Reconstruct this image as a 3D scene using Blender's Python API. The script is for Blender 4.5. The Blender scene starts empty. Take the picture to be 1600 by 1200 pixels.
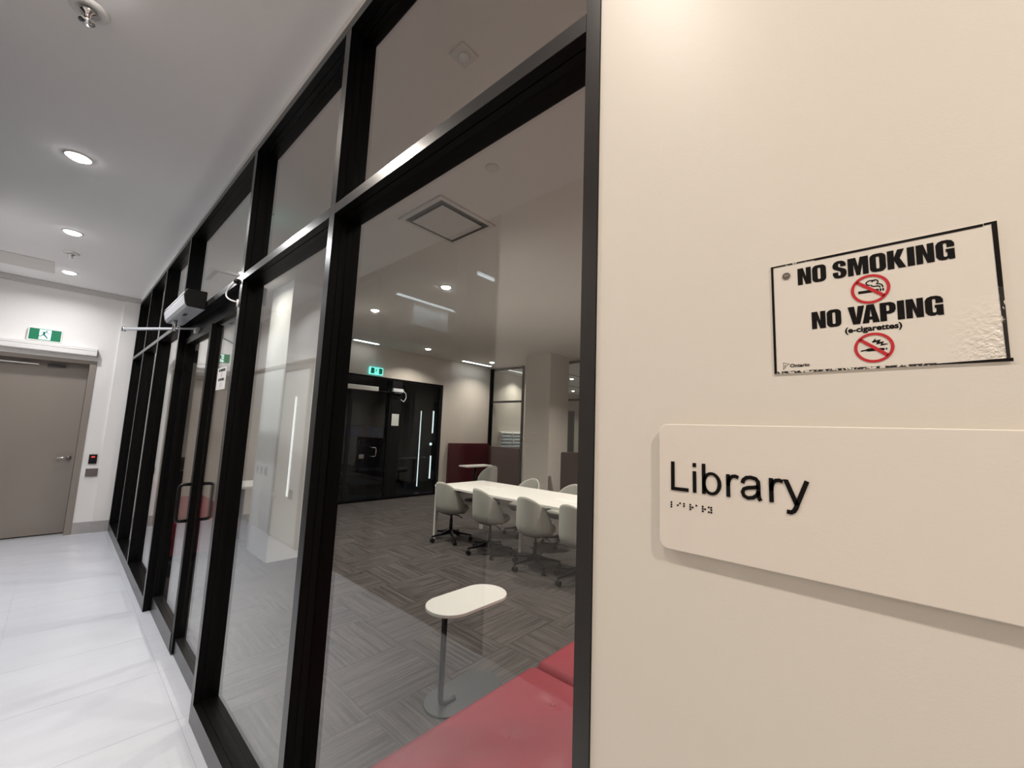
import bpy, math, random
from mathutils import Vector, Matrix
from mathutils.geometry import tessellate_polygon
random.seed(7)
PI = math.pi
S = bpy.context.scene
COL = S.collection

# ------------------------------------------------------------------ camera
F_PX = 643.38
ROWS = ((0.67180055, -0.73973245, 0.03846967),
        (0.11046521, 0.04869637, -0.99268631),
        (0.73244894, 0.67113677, 0.11442895))
cam_data = bpy.data.cameras.new('camera')
cam = bpy.data.objects.new('camera', cam_data)
COL.objects.link(cam)
cam_data.sensor_fit = 'HORIZONTAL'
cam_data.sensor_width = 36.0
cam_data.lens = F_PX / 1600.0 * 36.0
cam_data.clip_start = 0.02
r0, r1, r2 = [Vector(r) for r in ROWS]
m3 = Matrix((r0, -r1, -r2)).transposed()
cam.matrix_world = Matrix.Translation((0, 0, 1.45)) @ m3.to_4x4()
S.camera = cam

# ------------------------------------------------------------------ world, exposure
w = bpy.data.worlds.new('world'); S.world = w; w.use_nodes = True
w.node_tree.nodes['Background'].inputs[0].default_value = (0.5, 0.55, 0.6, 1)
w.node_tree.nodes['Background'].inputs[1].default_value = 0.05
S.view_settings.view_transform = 'Standard'
S.view_settings.look = 'None'
S.view_settings.exposure = 0.0
S.view_settings.gamma = 1.0
S.view_settings.use_curve_mapping = False
cy = S.cycles
cy.use_denoising = True
cy.max_bounces = 12
cy.diffuse_bounces = 8
cy.glossy_bounces = 6
cy.transparent_max_bounces = 24
cy.transmission_bounces = 8
cy.sample_clamp_indirect = 6.0
cy.caustics_reflective = False
cy.caustics_refractive = False

WARM = (1.0, 0.90, 0.79)
NEUT = (1.0, 0.90, 0.80)
NEUT2 = (1.0, 0.985, 0.995)
COOL = (0.86, 0.93, 1.0)

def area(name, loc, size, watt, color, sy=None, spread=150):
    l = bpy.data.lights.new(name, 'AREA')
    l.energy = watt; l.color = color
    if sy: l.shape = 'RECTANGLE'; l.size = size; l.size_y = sy
    else: l.shape = 'DISK'; l.size = size
    l.spread = math.radians(spread)
    o = bpy.data.objects.new(name, l); o.location = loc
    COL.objects.link(o)
    return o

ZC = 3.03      # corridor ceiling
ZL = 3.05      # library ceiling
# corridor downlights: y, watt, colour
CORR = [(-1.07, 19, WARM), (0.49, 5.8, WARM), (2.05, 17, NEUT), (3.62, 14, NEUT2), (5.19, 14, NEUT2), (6.706, 8.2, NEUT2)]
for y, wt, c in CORR:
    area('downlight_beam', (-0.09, y, ZC - 0.024), 0.10, wt*1.34, c, spread=158)
LIB = [(4.91, 6.85, 21), (6.75, 6.85, 18), (2.80, 3.64, 28), (2.80, 5.20, 28), (4.2, 1.3, 42), (5.9, 3.0, 56), (6.2, 0.3, 30), (2.1, 0.55, 26), (4.2, -1.2, 24)]  # pair near the glass stands in for reflections; later ones added out of view
for x, y, wt in LIB:
    area('downlight_beam', (x, y, ZL - 0.024), 0.10, wt, NEUT, spread=130)
COLW = [(1.20, 5.12, 11)]
for x, y, wt in COLW:
    area('downlight_beam', (x, y, ZL - 0.024), 0.08, wt, WARM, spread=165)
NEXT = [(10.0, 6.8, 30), (8.62, 7.45, 12), (12.9, 8.7, 30), (9.5, 4.5, 30)]
for x, y, wt in NEXT:
    area('downlight_beam', (x, y, ZL - 0.024), 0.10, wt, NEUT, spread=120)
for y in (2.97, 4.22):
    area('linear_beam', (-1.84, y, ZC - 0.03), 1.1, 10, COOL, sy=0.05, spread=140)

# ------------------------------------------------------------------ materials
MATS = {}
def mat(name, color, rough=0.5, metal=0.0, spec=0.5, bump=0.0, bscale=200.0, var=0.0, vscale=3.0, emit=None, estr=0.0, coat=0.0, stretch=None):
    if name in MATS: return MATS[name]
    m = bpy.data.materials.new(name); m.use_nodes = True
    nt = m.node_tree; b = nt.nodes['Principled BSDF']
    b.inputs['Base Color'].default_value = (*color, 1)
    b.inputs['Roughness'].default_value = rough
    b.inputs['Metallic'].default_value = metal
    b.inputs['Specular IOR Level'].default_value = spec
    if coat: b.inputs['Coat Weight'].default_value = coat; b.inputs['Coat Roughness'].default_value = 0.08
    if emit:
        b.inputs['Emission Color'].default_value = (*emit, 1); b.inputs['Emission Strength'].default_value = estr
    if bump or var:
        tc = nt.nodes.new('ShaderNodeTexCoord')
        mp = nt.nodes.new('ShaderNodeMapping'); nt.links.new(tc.outputs['Object'], mp.inputs[0])
        if stretch: mp.inputs['Scale'].default_value = stretch
    if bump:
        n = nt.nodes.new('ShaderNodeTexNoise'); n.inputs['Scale'].default_value = bscale; n.inputs['Detail'].default_value = 3
        nt.links.new(mp.outputs[0], n.inputs['Vector'])
        bp = nt.nodes.new('ShaderNodeBump'); bp.inputs['Strength'].default_value = bump; bp.inputs['Distance'].default_value = 0.002
        nt.links.new(n.outputs[0], bp.inputs['Height']); nt.links.new(bp.outputs[0], b.inputs['Normal'])
    if var:
        n = nt.nodes.new('ShaderNodeTexNoise'); n.inputs['Scale'].default_value = vscale; n.inputs['Detail'].default_value = 4
        nt.links.new(mp.outputs[0], n.inputs['Vector'])
        r = nt.nodes.new('ShaderNodeValToRGB')
        r.color_ramp.elements[0].position = 0.3; r.color_ramp.elements[1].position = 0.7
        r.color_ramp.elements[0].color = tuple(c * (1 - var) for c in color) + (1,)
        r.color_ramp.elements[1].color = tuple(min(1, c * (1 + var)) for c in color) + (1,)
        nt.links.new(n.outputs[0], r.inputs[0]); nt.links.new(r.outputs[0], b.inputs['Base Color'])
    MATS[name] = m
    return m

def glass_mat(name, tint=(0.93, 0.95, 0.94), base=0.045, mult=1.0):
    m = bpy.data.materials.new(name); m.use_nodes = True
    nt = m.node_tree; nt.nodes.clear()
    out = nt.nodes.new('ShaderNodeOutputMaterial')
    mix = nt.nodes.new('ShaderNodeMixShader')
    tr = nt.nodes.new('ShaderNodeBsdfTransparent'); tr.inputs[0].default_value = (*tint, 1)
    gl = nt.nodes.new('ShaderNodeBsdfGlossy'); gl.inputs['Roughness'].default_value = 0.0; gl.inputs[0].default_value = (1, 1, 1, 1)
    geo = nt.nodes.new('ShaderNodeNewGeometry')
    dot = nt.nodes.new('ShaderNodeVectorMath'); dot.operation = 'DOT_PRODUCT'
    nt.links.new(geo.outputs['Normal'], dot.inputs[0]); nt.links.new(geo.outputs['Incoming'], dot.inputs[1])
    ab = nt.nodes.new('ShaderNodeMath'); ab.operation = 'ABSOLUTE'; nt.links.new(dot.outputs['Value'], ab.inputs[0])
    om = nt.nodes.new('ShaderNodeMath'); om.operation = 'SUBTRACT'; om.inputs[0].default_value = 1.0; nt.links.new(ab.outputs[0], om.inputs[1])
    pw = nt.nodes.new('ShaderNodeMath'); pw.operation = 'POWER'; nt.links.new(om.outputs[0], pw.inputs[0]); pw.inputs[1].default_value = 5.0
    ma = nt.nodes.new('ShaderNodeMath'); ma.operation = 'MULTIPLY_ADD'; nt.links.new(pw.outputs[0], ma.inputs[0])
    ma.inputs[1].default_value = (1 - base) * mult; ma.inputs[2].default_value = base; ma.use_clamp = True
    nt.links.new(ma.outputs[0], mix.inputs[0]); nt.links.new(tr.outputs[0], mix.inputs[1]); nt.links.new(gl.outputs[0], mix.inputs[2])
    nt.links.new(mix.outputs[0], out.inputs[0])
    MATS[name] = m
    return m

def tile_mat(name, c0, c1, stretch, scale, rough, contrast=(0.3, 0.7), bump=0.0):
    m = bpy.data.materials.new(name); m.use_nodes = True
    nt = m.node_tree; b = nt.nodes['Principled BSDF']
    b.inputs['Roughness'].default_value = rough
    tc = nt.nodes.new('ShaderNodeTexCoord'); oi = nt.nodes.new('ShaderNodeObjectInfo')
    ad = nt.nodes.new('ShaderNodeVectorMath'); ad.operation = 'ADD'
    sc = nt.nodes.new('ShaderNodeVectorMath'); sc.operation = 'SCALE'; sc.inputs['Scale'].default_value = 37.0
    cb = nt.nodes.new('ShaderNodeCombineXYZ')
    for i in range(3): nt.links.new(oi.outputs['Random'], cb.inputs[i])
    nt.links.new(cb.outputs[0], sc.inputs[0])
    mp = nt.nodes.new('ShaderNodeMapping'); mp.inputs['Scale'].default_value = stretch
    nt.links.new(tc.outputs['Object'], mp.inputs[0])
    nt.links.new(mp.outputs[0], ad.inputs[0]); nt.links.new(sc.outputs[0], ad.inputs[1])
    n = nt.nodes.new('ShaderNodeTexNoise'); n.inputs['Scale'].default_value = scale; n.inputs['Detail'].default_value = 5; n.inputs['Roughness'].default_value = 0.6
    nt.links.new(ad.outputs[0], n.inputs['Vector'])
    r = nt.nodes.new('ShaderNodeValToRGB')
    r.color_ramp.elements[0].position = contrast[0]; r.color_ramp.elements[1].position = contrast[1]
    r.color_ramp.elements[0].color = (*c0, 1); r.color_ramp.elements[1].color = (*c1, 1)
    nt.links.new(n.outputs[0], r.inputs[0]); nt.links.new(r.outputs[0], b.inputs['Base Color'])
    if bump:
        bp = nt.nodes.new('ShaderNodeBump'); bp.inputs['Strength'].default_value = bump; bp.inputs['Distance'].default_value = 0.004
        nt.links.new(n.outputs[0], bp.inputs['Height']); nt.links.new(bp.outputs[0], b.inputs['Normal'])
    MATS[name] = m
    return m

def emit_mat(name, color, strength):
    m = bpy.data.materials.new(name); m.use_nodes = True
    nt = m.node_tree; nt.nodes.clear()
    out = nt.nodes.new('ShaderNodeOutputMaterial'); e = nt.nodes.new('ShaderNodeEmission')
    e.inputs[0].default_value = (*color, 1); e.inputs[1].default_value = strength
    nt.links.new(e.outputs[0], out.inputs[0]); MATS[name] = m
    return m

def worn_mat(name, dark, light, scale, thr, stretch=(1, 1, 1)):
    m = bpy.data.materials.new(name); m.use_nodes = True
    nt = m.node_tree; b = nt.nodes['Principled BSDF']; b.inputs['Roughness'].default_value = 0.4
    tc = nt.nodes.new('ShaderNodeTexCoord'); mp = nt.nodes.new('ShaderNodeMapping'); mp.inputs['Scale'].default_value = stretch
    n = nt.nodes.new('ShaderNodeTexNoise'); n.inputs['Scale'].default_value = scale; n.inputs['Detail'].default_value = 5
    nt.links.new(tc.outputs['Object'], mp.inputs[0]); nt.links.new(mp.outputs[0], n.inputs['Vector'])
    r = nt.nodes.new('ShaderNodeValToRGB'); r.color_ramp.elements[0].position = thr; r.color_ramp.elements[1].position = thr + 0.03
    r.color_ramp.elements[0].color = (*dark, 1); r.color_ramp.elements[1].color = (*light, 1)
    nt.links.new(n.outputs[0], r.inputs[0]); nt.links.new(r.outputs[0], b.inputs['Base Color'])
    MATS[name] = m
    return m

M_WALL = mat('wall_paint', (0.84, 0.83, 0.815), 0.55, bump=0.12, bscale=350, spec=0.3)
M_WALLR = mat('sign_wall_paint', (0.76, 0.72, 0.655), 0.42, bump=0.05, bscale=420, spec=0.4)
M_LWALL = mat('library_wall_paint', (0.60, 0.55, 0.50), 0.6, bump=0.1, bscale=300, spec=0.3)
M_CEIL = mat('ceiling_paint', (0.91, 0.91, 0.92), 0.8, bump=0.15, bscale=260, spec=0.2)
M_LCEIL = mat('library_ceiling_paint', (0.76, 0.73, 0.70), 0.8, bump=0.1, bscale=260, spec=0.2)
M_WHITE = mat('white_plastic', (0.80, 0.79, 0.77), 0.4)
M_GREYW = mat('white_metal', (0.72, 0.73, 0.76), 0.35)
M_BLK = mat('black_aluminium', (0.004, 0.0038, 0.004), 0.36, metal=0.0, spec=0.10, bump=0.03, bscale=90)  # darker copy, shade of the frame sides put into the colour
M_BLKF = mat('black_aluminium_lit', (0.012, 0.0115, 0.0115), 0.27, metal=0.0, spec=0.75)  # lit copy of the black aluminium, front faces painted lighter than the sides
M_BLACK = mat('black_plastic', (0.007, 0.007, 0.008), 0.4, spec=0.25)
M_INK = mat('black_print', (0.006, 0.005, 0.005), 0.5, spec=0.15)
M_RED = mat('red_print', (0.55, 0.02, 0.03), 0.4)
M_STEEL = mat('brushed_steel', (0.62, 0.62, 0.62), 0.28, metal=1.0)
M_CHROME = mat('satin_chrome', (0.75, 0.75, 0.75), 0.2, metal=1.0)
M_ALU = mat('silver_paint', (0.62, 0.64, 0.68), 0.35, metal=0.2)
M_DOOR = mat('taupe_door_paint', (0.27, 0.235, 0.205), 0.5, bump=0.1, bscale=200)
M_GROUT = mat('grey_grout', (0.45, 0.46, 0.48), 0.8)
M_BASE = mat('grey_base_tile', (0.40, 0.385, 0.375), 0.45, var=0.06, vscale=8)
M_TILE = tile_mat('pale_floor_tile', (0.625, 0.65, 0.715), (0.67, 0.695, 0.755), (1.0, 5.0, 1), 2.2, 0.27)  # bluish cast of the cool light put into the tile colour
M_CARP = tile_mat('streaked_carpet', (0.020, 0.016, 0.0155), (0.088, 0.074, 0.070), (1.3, 34.0, 1), 1.6, 0.95, (0.36, 0.62), 0.5)
M_GLASS = glass_mat('clear_glass')
M_DGLASS = glass_mat('dark_tinted_glass', (0.55, 0.58, 0.60))
M_LAMP = emit_mat('lamp_lens', (1.0, 0.95, 0.92), 30.0)
M_LED = emit_mat('led_diffuser', (0.95, 0.98, 1.0), 11.0)
M_LEDV = emit_mat('led_profile_diffuser', (0.95, 1.0, 0.96), 3.5)
M_EXITG = mat('exit_green', (0.0, 0.13, 0.06), 0.4, emit=(0.0, 0.20, 0.09), estr=0.35)
M_EXITW = mat('exit_white', (0.7, 0.9, 0.85), 0.4, emit=(0.60, 0.95, 0.85), estr=0.9)
M_EXITC = mat('exit_cyan_glow', (0.3, 0.9, 0.85), 0.4, emit=(0.20, 0.95, 0.85), estr=1.5)
M_VINYL = mat('crimson_vinyl', (0.26, 0.007, 0.026), 0.52, bump=0.25, bscale=120)
M_MAROON = mat('maroon_panel', (0.075, 0.014, 0.020), 0.18, spec=0.6)
M_BROWN = mat('brown_maroon_laminate', (0.050, 0.019, 0.018), 0.5)
M_CHAIR = mat('grey_chair_fabric', (0.40, 0.40, 0.365), 0.9, bump=0.4, bscale=500)
M_LAM = mat('white_laminate', (0.82, 0.80, 0.77), 0.28)
M_GREYMET = mat('dark_grey_metal', (0.032, 0.034, 0.038), 0.5)
M_PAPER = mat('sticker_vinyl', (0.80, 0.755, 0.69), 0.16, bump=0.0)
M_PLATE = mat('sign_plate_acrylic', (0.80, 0.745, 0.68), 0.30, bump=0.05, bscale=300)
M_SHEET = mat('white_paper', (0.78, 0.78, 0.78), 0.6)
M_WORN = worn_mat('worn_black_border', (0.010, 0.009, 0.009), (0.74, 0.70, 0.63), 420, 0.52)
M_WORN2 = worn_mat('scuffed_black_border', (0.010, 0.009, 0.009), (0.70, 0.66, 0.60), 260, 0.60, (1, 1, 0.5))
M_DARKR = mat('dark_room_paint', (0.045, 0.05, 0.055), 0.7)
M_RUBBER = mat('dark_rubber_floor', (0.018, 0.018, 0.02), 0.35)
M_SCREEN = mat('blue_console_screen', (0.01, 0.02, 0.06), 0.2, emit=(0.03, 0.08, 0.30), estr=0.08)
M_REDLED = mat('red_indicator', (0.6, 0.02, 0.02), 0.4, emit=(1.0, 0.05, 0.05), estr=2.0)
M_HATCH = mat('access_hatch_paint', (0.70, 0.68, 0.66), 0.7)
M_DIFF = mat('diffuser_enamel', (0.66, 0.64, 0.61), 0.5)
M_GAP = mat('shadow_gap_grey', (0.14, 0.135, 0.13), 0.8)

def crinkle(m):
    """cling film wrinkles pressed into the lower corner of the sticker"""
    nt = m.node_tree; b = nt.nodes['Principled BSDF']
    tc = nt.nodes.new('ShaderNodeTexCoord'); sx = nt.nodes.new('ShaderNodeSeparateXYZ'); nt.links.new(tc.outputs['Object'], sx.inputs[0])
    def mr(sock, a, c):
        r = nt.nodes.new('ShaderNodeMapRange'); r.inputs['From Min'].default_value = a; r.inputs['From Max'].default_value = c
        nt.links.new(sock, r.inputs['Value']); return r.outputs[0]
    my = mr(sx.outputs['Y'], -0.045, -0.085); mz = mr(sx.outputs['Z'], -0.002, -0.055)
    mu = nt.nodes.new('ShaderNodeMath'); mu.operation = 'MULTIPLY'; nt.links.new(my, mu.inputs[0]); nt.links.new(mz, mu.inputs[1])
    n = nt.nodes.new('ShaderNodeTexNoise'); n.inputs['Scale'].default_value = 230; n.inputs['Detail'].default_value = 2
    nt.links.new(tc.outputs['Object'], n.inputs['Vector'])
    m2 = nt.nodes.new('ShaderNodeMath'); m2.operation = 'MULTIPLY'; nt.links.new(mu.outputs[0], m2.inputs[0]); nt.links.new(n.outputs[0], m2.inputs[1])
    bp = nt.nodes.new('ShaderNodeBump'); bp.inputs['Strength'].default_value = 1.0; bp.inputs['Distance'].default_value = 0.0038
    nt.links.new(m2.outputs[0], bp.inputs['Height']); nt.links.new(bp.outputs[0], b.inputs['Normal'])
crinkle(M_PAPER)

# ------------------------------------------------------------------ mesh helpers
class MB:
    def __init__(s): s.v = []; s.f = []; s.sm = []
    def add(s, vs, fs, smooth=False):
        o = len(s.v); s.v += [tuple(p) for p in vs]
        for f in fs: s.f.append(tuple(i + o for i in f)); s.sm.append(smooth)
        return s
    def box(s, x0, x1, y0, y1, z0, z1):
        if x0 > x1: x0, x1 = x1, x0
        if y0 > y1: y0, y1 = y1, y0
        if z0 > z1: z0, z1 = z1, z0
        vs = [(x0,y0,z0),(x1,y0,z0),(x1,y1,z0),(x0,y1,z0),(x0,y0,z1),(x1,y0,z1),(x1,y1,z1),(x0,y1,z1)]
        return s.add(vs, [(0,3,2,1),(4,5,6,7),(0,1,5,4),(1,2,6,5),(2,3,7,6),(3,0,4,7)])
    def prism(s, poly, a, b, axis='z'):
        """poly in the two other axes (order x,y / y,z / x,z); extruded a..b along axis"""
        def P(p, t):
            return (p[0], p[1], t) if axis == 'z' else (t, p[0], p[1]) if axis == 'x' else (p[0], t, p[1])
        n = len(poly)
        vs = [P(p, a) for p in poly] + [P(p, b) for p in poly]
        fs = [(i, (i+1) % n, n + (i+1) % n, n + i) for i in range(n)]
        fs += [tuple(range(n))[::-1], tuple(range(n, 2*n))]
        return s.add(vs, fs)
    def cyl(s, p0, p1, r0, r1=None, n=20, cap=True):
        r1 = r0 if r1 is None else r1
        p0 = Vector(p0); p1 = Vector(p1); d = (p1 - p0).normalized()
        u = d.orthogonal().normalized(); v = d.cross(u)
        vs = []
        for p, r in ((p0, r0), (p1, r1)):
            for i in range(n):
                a = 2*PI*i/n; vs.append(p + u*(r*math.cos(a)) + v*(r*math.sin(a)))
        fs = [(i, (i+1) % n, n+(i+1) % n, n+i) for i in range(n)]
        s.add(vs, fs, True)
        if cap:
            s.add(vs[:n], [tuple(range(n))[::-1]]); s.add(vs[n:], [tuple(range(n))])
        return s
    def tube(s, pts, r, n=10):
        pts = [Vector(p) for p in pts]; rings = []
        u = None
        for i, p in enumerate(pts):
            d = ((pts[i+1] if i+1 < len(pts) else p) - (pts[i-1] if i else p)).normalized()
            if u is None: u = d.orthogonal().normalized()
            u = (u - d*u.dot(d)).normalized(); v = d.cross(u)
            rings.append([p + u*(r*math.cos(2*PI*k/n)) + v*(r*math.sin(2*PI*k/n)) for k in range(n)])
        vs = [q for R in rings for q in R]
        fs = [(i*n+k, i*n+(k+1) % n, (i+1)*n+(k+1) % n, (i+1)*n+k) for i in range(len(pts)-1) for k in range(n)]
        s.add(vs, fs, True)
        s.add(rings[0], [tuple(range(n))[::-1]]); s.add(rings[-1], [tuple(range(n))])
        return s
    def lathe(s, prof, c=(0,0,0), n=28, axis='z'):
        """prof: (radius, height)"""
        vs = []
        for r, h in prof:
            for i in range(n):
                a = 2*PI*i/n; x, y = r*math.cos(a), r*math.sin(a)
                q = (x, y, h) if axis == 'z' else (h, x, y) if axis == 'x' else (x, h, y)
                vs.append((c[0]+q[0], c[1]+q[1], c[2]+q[2]))
        m = len(prof)
        fs = [(j*n+i, j*n+(i+1) % n, (j+1)*n+(i+1) % n, (j+1)*n+i) for j in range(m-1) for i in range(n)]
        s.add(vs, fs, True)
        s.add(vs[:n], [tuple(range(n))[::-1]]); s.add(vs[-n:], [tuple(range(n))])
        return s
    def build(s, name, material, parent=None, world=True, bevel=0.0, seg=2, fix=True):
        off = Vector(parent_loc(parent)) if (parent is not None and world) else Vector((0,0,0))
        me = bpy.data.meshes.new(name)
        me.from_pydata([tuple(Vector(p) - off) for p in s.v], [], s.f)
        me.polygons.foreach_set('use_smooth', s.sm)
        if fix:
            import bmesh
            bm = bmesh.new(); bm.from_mesh(me)
            bmesh.ops.remove_doubles(bm, verts=bm.verts, dist=1e-6)
            bmesh.ops.recalc_face_normals(bm, faces=bm.faces)
            bm.to_mesh(me); bm.free()
        me.materials.append(material)
        o = bpy.data.objects.new(name, me); COL.objects.link(o)
        if parent is not None: o.parent = parent
        if bevel:
            md = o.modifiers.new('bevel', 'BEVEL'); md.width = bevel; md.segments = seg; md.limit_method = 'ANGLE'; md.angle_limit = math.radians(40)
        return o

def parent_loc(p):
    v = Vector((0,0,0))
    while p is not None: v += p.location; p = p.parent
    return v
def tag(o, label=None, cat=None, group=None, kind=None):
    if label: o['label'] = label
    if cat: o['category'] = cat
    if group: o['group'] = group
    if kind: o['kind'] = kind
    return o
def empty(name, loc, label, cat, group=None, kind=None, rz=0.0):
    o = bpy.data.objects.new(name, None); COL.objects.link(o)
    o.empty_display_size = 0.1
    o.location = loc; o.rotation_euler = (0, 0, rz)
    return tag(o, label, cat, group, kind)
def kids(o): return [c for c in bpy.data.objects if c.parent == o]
def copy_tree(o, parent=None, children=None):
    children = children if children is not None else TREE(o)
    c = o.copy(); COL.objects.link(c)
    c.parent = parent
    for ch in kids(o): copy_tree(ch, c)
    return c
def TREE(o): return None
def BOX(name, m, x0, x1, y0, y1, z0, z1, parent=None, bevel=0.0, seg=2, world=True):
    return MB().box(x0, x1, y0, y1, z0, z1).build(name, m, parent, world, bevel, seg)
def struct(o, label=None, cat=None):
    return tag(o, label, cat, kind='structure')

# flat print on a plane: frame maps (u right, v up) -> world
def wall_frame(x, y0, z0):           # on a wall facing -x, reading towards -y
    return lambda u, v, e=0.0: (x - e, y0 - u, z0 + v)
def far_frame(x0, y, z0):            # on a wall facing -y, reading towards +x
    return lambda u, v, e=0.0: (x0 + u, y - e, z0 + v)
def flat_polys(name, polys, fr, m, parent, e=0.0):
    vs, fs = [], []
    for loops in polys:
        base = len(vs)
        pts = [Vector((p[0], p[1], 0)) for lp in loops for p in lp]
        tri = tessellate_polygon([[Vector((p[0], p[1], 0)) for p in lp] for lp in loops])
        vs += [fr(p.x, p.y, e) for p in pts]
        fs += [tuple(i + base for i in t) for t in tri]
    b = MB(); b.add(vs, fs)
    return b.build(name, m, parent, fix=True)
def ellipse(cu, cv, ru, rv, n=48): return [(cu + ru*math.cos(2*PI*i/n), cv + rv*math.sin(2*PI*i/n)) for i in range(n)]
def rrect(u0, u1, v0, v1, r, n=6):
    out = []
    for cx_, cy_, a0 in ((u1-r, v1-r, 0), (u0+r, v1-r, PI/2), (u0+r, v0+r, PI), (u1-r, v0+r, 1.5*PI)):
        for i in range(n+1):
            a = a0 + PI/2*i/n; out.append((cx_ + r*math.cos(a), cy_ + r*math.sin(a)))
    return out
def ribbon(pts, wd):
    L, R = [], []
    for i, p in enumerate(pts):
        a = pts[max(0, i-1)]; b = pts[min(len(pts)-1, i+1)]
        d = Vector((b[0]-a[0], b[1]-a[1])).normalized(); n = Vector((-d.y, d.x))*wd/2
        L.append((p[0]+n.x, p[1]+n.y)); R.append((p[0]-n.x, p[1]-n.y))
    return L + R[::-1]
def text_obj(name, s, u0, u1, v0, v1, fr, m, parent, bold=0.0, e=0.0, extrude=0.0):
    """fits the string's own bounding box to u0..u1, v0..v1"""
    c = bpy.data.curves.new('txt', 'FONT'); c.body = s; c.offset = bold; c.resolution_u = 6; c.extrude = 0.0
    to = bpy.data.objects.new('txt', c); COL.objects.link(to)
    dg = bpy.context.evaluated_depsgraph_get(); dg.update()
    me = bpy.data.meshes.new_from_object(to.evaluated_get(dg))
    bpy.data.objects.remove(to)
    xs = [v.co.x for v in me.vertices]; ys = [v.co.y for v in me.vertices]
    a, b, c0, d = min(xs), max(xs), min(ys), max(ys)
    off = parent_loc(parent) if parent else Vector((0,0,0))
    for v in me.vertices:
        v.co = Vector(fr(u0 + (v.co.x-a)/(b-a)*(u1-u0), v0 + (v.co.y-c0)/(d-c0)*(v1-v0), e)) - off
    me.name = name; me.materials.clear(); me.materials.append(m)
    o = bpy.data.objects.new(name, me); COL.objects.link(o); o.parent = parent
    if extrude:
        md = o.modifiers.new('s', 'SOLIDIFY'); md.thickness = extrude; md.offset = 0.0
    return o

O_OUT = rrect(0, .64, 0, 1, .22, 5); O_IN = rrect(.255, .385, .17, .83, .06, 3)
GLY = {
 'N': (.64, [[[(0,0),(0,1),(.27,1),(.40,.45),(.40,1),(.64,1),(.64,0),(.38,0),(.24,.52),(.24,0)]]]),
 'O': (.64, [[O_OUT, O_IN]]),
 'S': (.60, [[[(.58,.66),(.58,.82),(.50,.94),(.38,1.0),(.20,1.0),(.07,.93),(.0,.80),(.0,.64),(.06,.54),(.30,.40),(.34,.34),(.34,.2),(.31,.16),(.27,.16),(.24,.2),(.24,.36),(0,.36),(0,.2),(.07,.06),(.2,0),(.4,0),(.53,.06),(.6,.2),(.6,.38),(.54,.5),(.3,.63),(.25,.68),(.25,.8),(.28,.84),(.31,.84),(.34,.8),(.34,.66)]]]),
 'M': (.86, [[[(0,0),(0,1),(.34,1),(.43,.5),(.52,1),(.86,1),(.86,0),(.62,0),(.62,.62),(.51,0),(.35,0),(.24,.62),(.24,0)]]]),
 'K': (.70, [[[(0,0),(0,1),(.26,1),(.26,.6),(.40,1),(.66,1),(.48,.53),(.70,0),(.42,0),(.26,.42),(.26,0)]]]),
 'I': (.27, [[[(0,0),(0,1),(.27,1),(.27,0)]]]),
 'G': (.64, [[[(.64,.62),(.64,.8),(.56,.94),(.42,1),(.22,1),(.08,.94),(0,.8),(0,.2),(.08,.06),(.2,0),(.34,0),(.40,.06),(.46,0),(.64,0),(.64,.54),(.34,.54),(.34,.38),(.39,.38),(.39,.2),(.35,.16),(.29,.16),(.26,.2),(.26,.8),(.29,.84),(.35,.84),(.38,.8),(.38,.62)]]]),
 'V': (.70, [[[(0,1),(.2,0),(.5,0),(.7,1),(.43,1),(.355,.35),(.28,1)]]]),
 'A': (.70, [[[(0,0),(.2,1),(.5,1),(.7,0),(.43,0),(.41,.17),(.29,.17),(.27,0)], [(.305,.34),(.35,.75),(.395,.34)]]]),
 'P': (.62, [[[(0,0),(0,1),(.42,1),(.56,.93),(.62,.8),(.62,.58),(.56,.44),(.42,.37),(.26,.37),(.26,0)], [(.26,.53),(.26,.84),(.33,.84),(.37,.79),(.37,.58),(.33,.53)]]]),
}
def heavy(name, s, u0, u1, v0, v1, fr, m, parent, e=0.0):
    polys = []; x = 0.0
    for ch in s:
        if ch == ' ': x += .24; continue
        wd, pl = GLY[ch]
        for loops in pl: polys.append([[(p[0] + x, p[1]) for p in lp] for lp in loops])
        x += wd + .055
        if ch in 'VA' and s.endswith('VAPING') and ch == 'V': x -= .16
        if ch == 'A': x -= .03
    x -= .055
    k = (u1-u0)/x
    polys = [[[(u0 + p[0]*k, v0 + p[1]*(v1-v0)) for p in lp] for lp in loops] for loops in polys]
    return flat_polys(name, polys, fr, m, parent, e)

# ------------------------------------------------------------------ rooms: floors, walls, ceilings
XF = 0.587      # front plane of the glazed screen
XG = 0.637      # its glass
YF = 7.417      # corridor end wall
XO = -0.740     # opposite side of the corridor
XR = 7.40       # far right wall of library
YB = 7.52       # back wall of library

fl = BOX('floor', M_GROUT, XO, 0.72, -2.5, 7.65, -0.08, -0.0025)
struct(fl, 'pale grey porcelain tiled corridor floor', 'floor')
ys = [-2.5] + [2.62 + 0.55*k for k in range(-9, 9)] + [7.417]
xs = [XO, -0.083, 0.553, 0.72]
tile_mesh = {}
for i in range(3):
    for j in range(len(ys)-1):
        a, b = xs[i], xs[i+1]; c, d = ys[j], ys[j+1]
        if d - c < 0.02: continue
        key = (round(b-a, 3), round(d-c, 3))
        if key not in tile_mesh:
            wx, wy = (b-a)/2-0.0007, (d-c)/2-0.0007
            o = BOX('floor_tile', M_TILE, -wx, wx, -wy, wy, -0.012, 0.0, None, world=False)
            tile_mesh[key] = o.data
            o.parent = fl
        else:
            o = bpy.data.objects.new('floor_tile', tile_mesh[key]); COL.objects.link(o); o.parent = fl
        o.location = ((a+b)/2, (c+d)/2, 0)

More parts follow.
